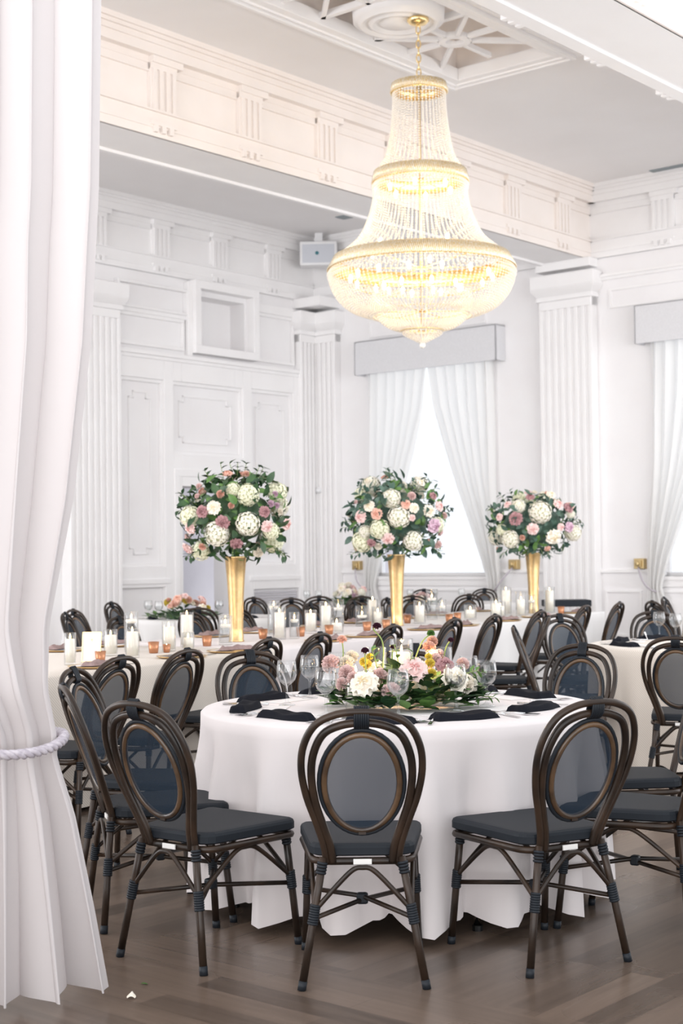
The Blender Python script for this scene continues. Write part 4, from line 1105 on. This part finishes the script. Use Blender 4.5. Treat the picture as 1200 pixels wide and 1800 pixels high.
# ------------------------------------------------------------------ place settings
def napkin_mesh(seed, L_=.27, W_=.10, H=.024):
    rnd = random.Random(seed); mb = MB()
    def top(a, b):
        x = (a - .5) * L_; y = (b - .5) * W_ * (1 - .35 * smooth(0, 1, (a - .55) * 2.2)) 
        e = min(a, 1 - a) * 14; f = min(b, 1 - b) * 7
        z = H * min(1, max(0, e)) ** .5 * min(1, max(0, f)) ** .5 * (1 + .18 * math.sin(a * 9 + seed) + .14 * math.sin(b * 7 + a * 4))
        return (x + .004 * math.sin(9 * b + seed), y + .008 * math.sin(6 * a + seed), max(z, .0))
    mb.grid(top, 24, 12)
    mb.grid(lambda a, b: (top(a, 1 - b)[0], top(a, 1 - b)[1], 0), 6, 3)
    return mb.data('napkin', M['black'])
NAP = [napkin_mesh(i) for i in range(3)]
def fork_mesh(m):
    mb = MB(); mb.tube([(0, -.095, .004), (0, 0, .007), (0, .04, .004)], [.0035, .0022, .003], 6)
    mb.box(-.011, .011, .04, .062, .003, .0055)
    for k in range(4): mb.box(-.011 + k * .0065, -.0085 + k * .0065, .062, .10, .003, .0052)
    return mb.data('fork', m)
def knife_mesh(m):
    mb = MB(); mb.tube([(0, -.11, .004), (0, -.01, .004)], [.005, .004], 6); mb.box(-.008, .007, -.01, .11, .003, .0048)
    return mb.data('knife', m)
FK, KN = fork_mesh(M['chrome']), knife_mesh(M['chrome']); FKB, KNB = fork_mesh(M['goldbright']), knife_mesh(M['blackmetal'])
CARD = MB().box(-.048, .048, -.10, .10, 0, .002).data('menu_card', M['card'])
def top_obj(name, me, x, y, z, rz, label, cat, group, tilt=0):
    o = D.objects.new(name, me); COL.objects.link(o); o.location = (x, y, z); o.rotation_euler = (tilt, 0, rz)
    return tag(o, label, cat, group)
def setting(cx, cyy, ang, r_, where, table, k=0, group='the front table'):
    a = R(ang); rad = Vector((math.cos(a), math.sin(a))); tan = Vector((-rad.y, rad.x))
    rz = a + PI / 2
    p = Vector((cx, cyy)) + rad * r_
    rn = random.Random(ang).uniform(-.35, .35)
    top_obj('napkin', NAP[k % 3], p.x, p.y, TZ, rz + rn, 'black napkin on %s, %s' % (table, where), 'napkin', 'black napkins on ' + group)
    q = Vector((cx, cyy)) + rad * (r_ - .13)
    top_obj('menu_card', CARD, q.x, q.y, TZ, rz + PI / 2 + rn, 'white menu card on %s, %s' % (table, where), 'menu card', 'white menu cards on ' + group)
    for j, (off, me, nm) in enumerate(((-.19, FK, 'fork'), (-.215, FK, 'salad fork'), (.19, KN, 'knife'))):
        q = p + tan * off - rad * .03
        top_obj(nm.replace(' ', '_'), me, q.x, q.y, TZ - .0005, a + PI / 2 + PI, 'silver %s, %s, %s' % (nm, table, where), nm.split()[-1], 'silver cutlery on ' + group)
FT = 'the front table'
for k, (ang, r_, wh) in enumerate([(226, .65, 'third from left, nearest the angled left chair'), (293, .60, 'right of the front centre chair'), (262, .66, 'hidden behind the front centre chair'), (190, .65, 'second from the left edge'), (154, .66, 'farthest left'),
                               (118, .68, 'behind the left goblets'), (59, .68, 'rear right, before the chair facing the camera'), (27, .66, 'on the right side'), (336, .60, 'front right, behind the right-hand chair'), (88, .68, 'hidden behind the centrepiece')]):
    setting(.23, 6.24, ang, r_, wh, FT, k)
for k, (ang, r_, wh) in enumerate([(150, .66, 'farther left'), (196, .66, 'nearest left'), (118, .66, 'behind the others'), (240, .62, 'seen through the chair back')]):
    setting(2.52, 10.1, ang, r_, wh, 'the right table', k, 'the right table')
for k, (ang, r_, wh) in enumerate([(215, .62, 'left of the peach flowers'), (318, .62, 'right of the left gold vase'), (262, .62, 'in front of the peach flowers')]):
    setting(-1.42, 15.45, ang, r_, wh, 'the left background table', k, 'the left background table')
# long table settings: gold charger, mauve napkin, slate card, dark knife
CHG = MB().lathe([(.001, .006), (.115, .006), (.14, .010), (.16, .014), (.162, .012), (.14, .004), (.10, .0), (.001, .0)], 40).data('charger_plate', M['gold'])
def mauve_mesh(seed):
    mb = MB()
    mb.grid(lambda a, b: ((a - .5) * .30, (b - .5) * .085 * (1 + .25 * math.sin(a * 5 + seed)), .004 + .022 * abs(math.sin(PI * b)) ** .6 * (1 + .5 * math.sin(a * 13 + seed) * math.sin(b * 9)) * (min(1, a * 10) * min(1, (1 - a) * 10))), 30, 10)
    mb.grid(lambda a, b: ((a - .5) * .30, (.5 - b) * .085, .0), 4, 2)
    return mb.data('napkin', M['mauve'])
MV = [mauve_mesh(s_) for s_ in (0, 2, 4)]
SL = MB().box(-.05, .05, -.09, .09, 0, .002).data('menu_card', M['greycard'])
lw_ = ['by the drape', 'below the left candle cluster', 'left of the left vase', 'right of the left vase', 'between the left and middle vases', 'left of the middle vase', 'right of the middle vase', 'between middle and right vases', 'left of the right vase', 'at the right end']
tt = [6.75, 7.6, 8.15, 9.4, 10.0, 11.05, 11.75, 12.7, 13.5, 14.5]
rz0 = math.atan2(TD.y, TD.x)
for side, n_, nm in ((0, -5.46, 'near side'), (1, -6.64, 'far side')):
    for i, (t, wh) in enumerate(zip(tt, lw_)):
        t = t + (.25 if side else 0)
        p = lt(t, n_); wh2 = '%s of the long table %s' % (nm, wh)
        top_obj('charger_plate', CHG, p.x, p.y, TZ, 0, 'gold charger on the ' + wh2, 'plate', 'gold chargers on the long table')
        p = lt(t + .02, n_ + .03 * (1 - 2 * side)); top_obj('napkin', MV[i % 3], p.x, p.y, TZ + .015, rz0 + .25 * math.sin(i * 2.3), 'mauve napkin on the ' + wh2, 'napkin', 'mauve napkins on the long table')
        p = lt(t - .01, n_ - .06 * (1 - 2 * side)); top_obj('menu_card', SL if i % 2 else CARD, p.x, p.y, TZ + .013, rz0 + PI / 2 + .2, ('slate grey' if i % 2 else 'white') + ' card on the ' + wh2, 'menu card', 'menu cards on the long table')
        p = lt(t + .22, n_ + .03 * (1 - 2 * side)); top_obj('knife', KNB, p.x, p.y, TZ, rz0 - PI / 2 + PI * side, 'dark knife on the ' + wh2, 'knife', 'dark knives on the long table')
# framed card
t = thing('card_frame', 'small upright gold-framed white card at the left end of the long table', 'card frame', (-1.53, 8.99, TZ), R(-8))
m = MB(); T = Matrix.Rotation(R(-10), 4, 'X')
m.box(-.06, .06, -.004, .004, 0, .006, T); m.box(-.06, .06, -.004, .004, .179, .185, T); m.box(-.06, -.054, -.004, .004, 0, .185, T); m.box(.054, .06, -.004, .004, 0, .185, T)
m.build('frame', M['goldbright'], t)
MB().box(-.054, .054, -.001, .001, .006, .179, T).build('card', M['card'], t)
m = MB(); m.box(-.008, .008, -.0025, -.001, .135, .14, T); m.box(-.004, .004, -.0025, -.001, .125, .148, T); m.build('emblem', M['goldbright'], t)
MB().tube([T @ Vector((0, .004, .12)), (0, .075, .002)], .002, 6).build('strut', M['goldbright'], t)
# tent card on right table
m = MB(); m.add([(-.03, -.025, 0), (.03, -.025, 0), (.03, .025, 0), (-.03, .025, 0), (-.03, 0, .055), (.03, 0, .055)], [(0, 1, 5, 4), (2, 3, 4, 5)])
o = m.build('tent_card', M['card'], loc=(2.16, 10.62, TZ)); o.rotation_euler = (0, 0, 1.2); tag(o, 'small white folded tent card on the right table', 'card')

# ================================================================== CHANDELIER
def chandelier():
    c = rm(-6.95, -2.27); x, y = c.x, c.y
    t = thing('chandelier', 'huge gold and crystal basket chandelier hanging from the ceiling medallion', 'chandelier', (x, y, CZ - .06))
    Z = lambda z: z - (CZ - .06)
    MB().lathe([(.001, 0), (.10, 0), (.105, -.02), (.08, -.045), (.03, -.06), (.001, -.06)], 28).build('canopy', M['goldbright'], t)
    m = MB()
    for k in range(9):
        z0 = -.07 - k * .067; a = (k % 2) * PI / 2
        pts = [(.02 * math.cos(q) * math.cos(a), .02 * math.cos(q) * math.sin(a), z0 - .035 + .042 * math.sin(q)) for q in [2 * PI * i / 12 for i in range(12)]]
        m.tube(pts, .0065, 6, closed=True)
    m.build('chain', M['goldbright'], t)
    def band(rt, zt, rb, zb, name):
        m = MB(); m.lathe([(rt - .02, Z(zt)), (rt, Z(zt)), (rt + .012, Z(zt) - .01), (rb + .0, Z(zb) + .01), (rb - .004, Z(zb)), (rb - .03, Z(zb))], 72)
        b = m.build(name, M['goldbright'], t)
        q = MB(); n = int(2 * PI * rb / .017)
        for i in range(n):
            a = 2 * PI * i / n; a2 = a + .03 / rb
            q.tube([((rt + .014) * math.cos(a2), (rt + .014) * math.sin(a2), Z(zt) - .004), ((rb + .014) * math.cos(a), (rb + .014) * math.sin(a), Z(zb) + .004)], .0062, 5)
        q.build('crystal_rods', M['crystal_gold'], b)['kind'] = 'stuff'
    band(.238, 5.80, .254, 5.71, 'top_band'); band(.415, 4.975, .438, 4.86, 'middle_band'); band(.80, 4.175, .865, 4.045, 'wide_band')
    MB().tube([(0, 0, Z(5.80)), (0, 0, Z(3.5))], .013, 8).build('centre_rod', M['goldbright'], t)
    fm = MB()
    for r_, z in ((.24, 5.74), (.42, 4.9), (.82, 4.07), (.60, 3.9), (.42, 3.66), (.2, 3.48)):
        fm.tube([(r_ * math.cos(2 * PI * i / 48), r_ * math.sin(2 * PI * i / 48), Z(z)) for i in range(48)], .006, 6, closed=True)
        for k in range(6):
            a = k * PI / 3; fm.tube([(0, 0, Z(z)), (r_ * math.cos(a), r_ * math.sin(a), Z(z))], .005, 5)
    fm.build('frame', M['goldbright'], t)
    def strands(prof, n, name, br=.0105, step=.0235, ph=0.0):
        P = catmull([(r_, 0, z) for r_, z in prof], 12)
        pts = [P[0]]; acc = 0
        for a, b in zip(P[:-1], P[1:]):
            L_ = (b - a).length; d = step - acc
            while d <= L_: pts.append(a.lerp(b, d / L_)); d += step
            acc = L_ - (d - step)
        m = MB()
        for k in range(n):
            an = 2 * PI * (k + ph) / n
            for j, p in enumerate(pts):
                m.octa((p.x * math.cos(an), p.x * math.sin(an), Z(p.z)), br, br * 1.1)
        m.build(name, M['crystal'], t)['kind'] = 'stuff'
    strands([(.245, 5.70), (.25, 5.54), (.275, 5.33), (.32, 5.12), (.405, 4.98)], 46, 'upper_bead_strands')
    strands([(.43, 4.86), (.44, 4.73), (.485, 4.55), (.59, 4.34), (.79, 4.17)], 78, 'middle_bead_strands')
    strands([(.86, 4.04), (.855, 3.93), (.79, 3.80), (.67, 3.69), (.47, 3.62)], 116, 'bowl_bead_strands', .011, .025)
    strands([(.46, 3.80), (.455, 3.70), (.41, 3.60), (.31, 3.52), (.16, 3.48)], 66, 'lower_bowl_bead_strands', .011)
    strands([(.2, 3.50), (.18, 3.455), (.12, 3.42), (.05, 3.385), (.01, 3.36)], 26, 'tip_bead_strands', .0115)
    # festoon of hanging beads under the wide band and a finial
    m = MB()
    for zz, rr, n in ((4.01, .872, 150), (3.98, .867, 150), (4.84, .445, 90), (4.81, .44, 90), (3.62, .47, 80), (3.475, .17, 34)):
        for k in range(n):
            a = 2 * PI * k / n; m.octa((rr * math.cos(a), rr * math.sin(a), Z(zz)), .013, .015)
    m.build('bead_rings', M['crystal'], t)['kind'] = 'stuff'
    MB().ball((0, 0, Z(3.345)), .03, 12, 8).build('finial', M['crystal'], t)
    bulbs = []
    for k in range(6): a = k * PI / 3 + .3; bulbs.append((.30 * math.cos(a), .30 * math.sin(a), 4.80))
    for k in range(14): a = 2 * PI * k / 14; bulbs.append((.66 * math.cos(a), .66 * math.sin(a), 3.96))
    for k in range(8): a = 2 * PI * k / 8 + .2; bulbs.append((.36 * math.cos(a), .36 * math.sin(a), 3.88))
    for k in range(5): a = 2 * PI * k / 5 + .1; bulbs.append((.52 * math.cos(a), .52 * math.sin(a), 4.24))
    bme = MB().lathe([(.001, -.02), (.012, -.02), (.014, 0), (.02, .018), (.018, .032), (.008, .048), (.001, .055)], 10).data('bulb', M['bulb'])
    for p in bulbs: inst('bulb', bme, t, (p[0], p[1], Z(p[2])))
    for z, e in ((4.75, 5), (3.95, 9), (4.3, 5)):
        l = D.lights.new('chandelier_glow', 'POINT'); l.energy = e; l.color = (1, .74, .42); l.shadow_soft_size = .22
        o = D.objects.new('chandelier_glow', l); COL.objects.link(o); o.parent = t; o.location = (0, 0, Z(z))
chandelier()

# ================================================================== SMALL THINGS
p = rm(-.42, 4.62, 6.13)
t = thing('speaker', 'white wall loudspeaker hung under the ceiling in the far corner', 'speaker', p, RA - R(52))
MB().box(-.29, .29, -.12, .16, -.19, .19).build('cabinet', M['plastic'], t, bevel=.02)
MB().box(-.25, .25, -.13, -.118, -.15, .14).build('grille', M['grille'], t, bevel=.004)
MB().lathe([(.001, -.004), (.03, -.004), (.03, .0), (.001, .0)], 16, Matrix.Translation((-.02, -.131, .0)) @ Matrix.Rotation(PI / 2, 4, 'X')).build('badge', M['teal'], t)
MB().box(-.06, .06, .0, .05, .19, CZ - 6.13).build('bracket', M['plastic'], t)
o = MB().lathe([(.001, 0), (.05, 0), (.05, -.03), (.001, -.035)], 20).build('wall_sensor', M['plastic'], loc=rm(-.152, 4.9, 2.44)); o.rotation_euler = (0, PI / 2, RA); tag(o, 'small white round sensor on the corner pilaster', 'sensor')
t = thing('service_table', 'low black-topped service table behind the long table at right', 'table', (2.55, 16.9, 0), R(0))
MB().box(-.26, .26, -.18, .18, .79, .865).build('top', M['weave'], t, bevel=.01)
for sx in (-1, 1):
    for sy in (-1, 1): MB().tube([(sx * .22, sy * .14, .79), (sx * .24, sy * .16, 0)], .014, 8).build('leg', M['brown'], t)
mb = MB(); leaf(mb, (0, 0, .004), (1, .3, .0), (0, 0, 1), .03, .02); tag(mb.build('fallen_leaf', M['leaf2'], loc=(-.68, 4.92, 0)), 'tiny green leaf lying on the wooden floor', 'leaf')
mb = MB(); petal_mesh(mb, Matrix.Rotation(-1.2, 4, 'X'), .03, .03, 1, .1); tag(mb.build('fallen_petal', M['rose_white'], loc=(-.69, 4.76, .004)), 'small white petal lying on the wooden floor', 'petal')
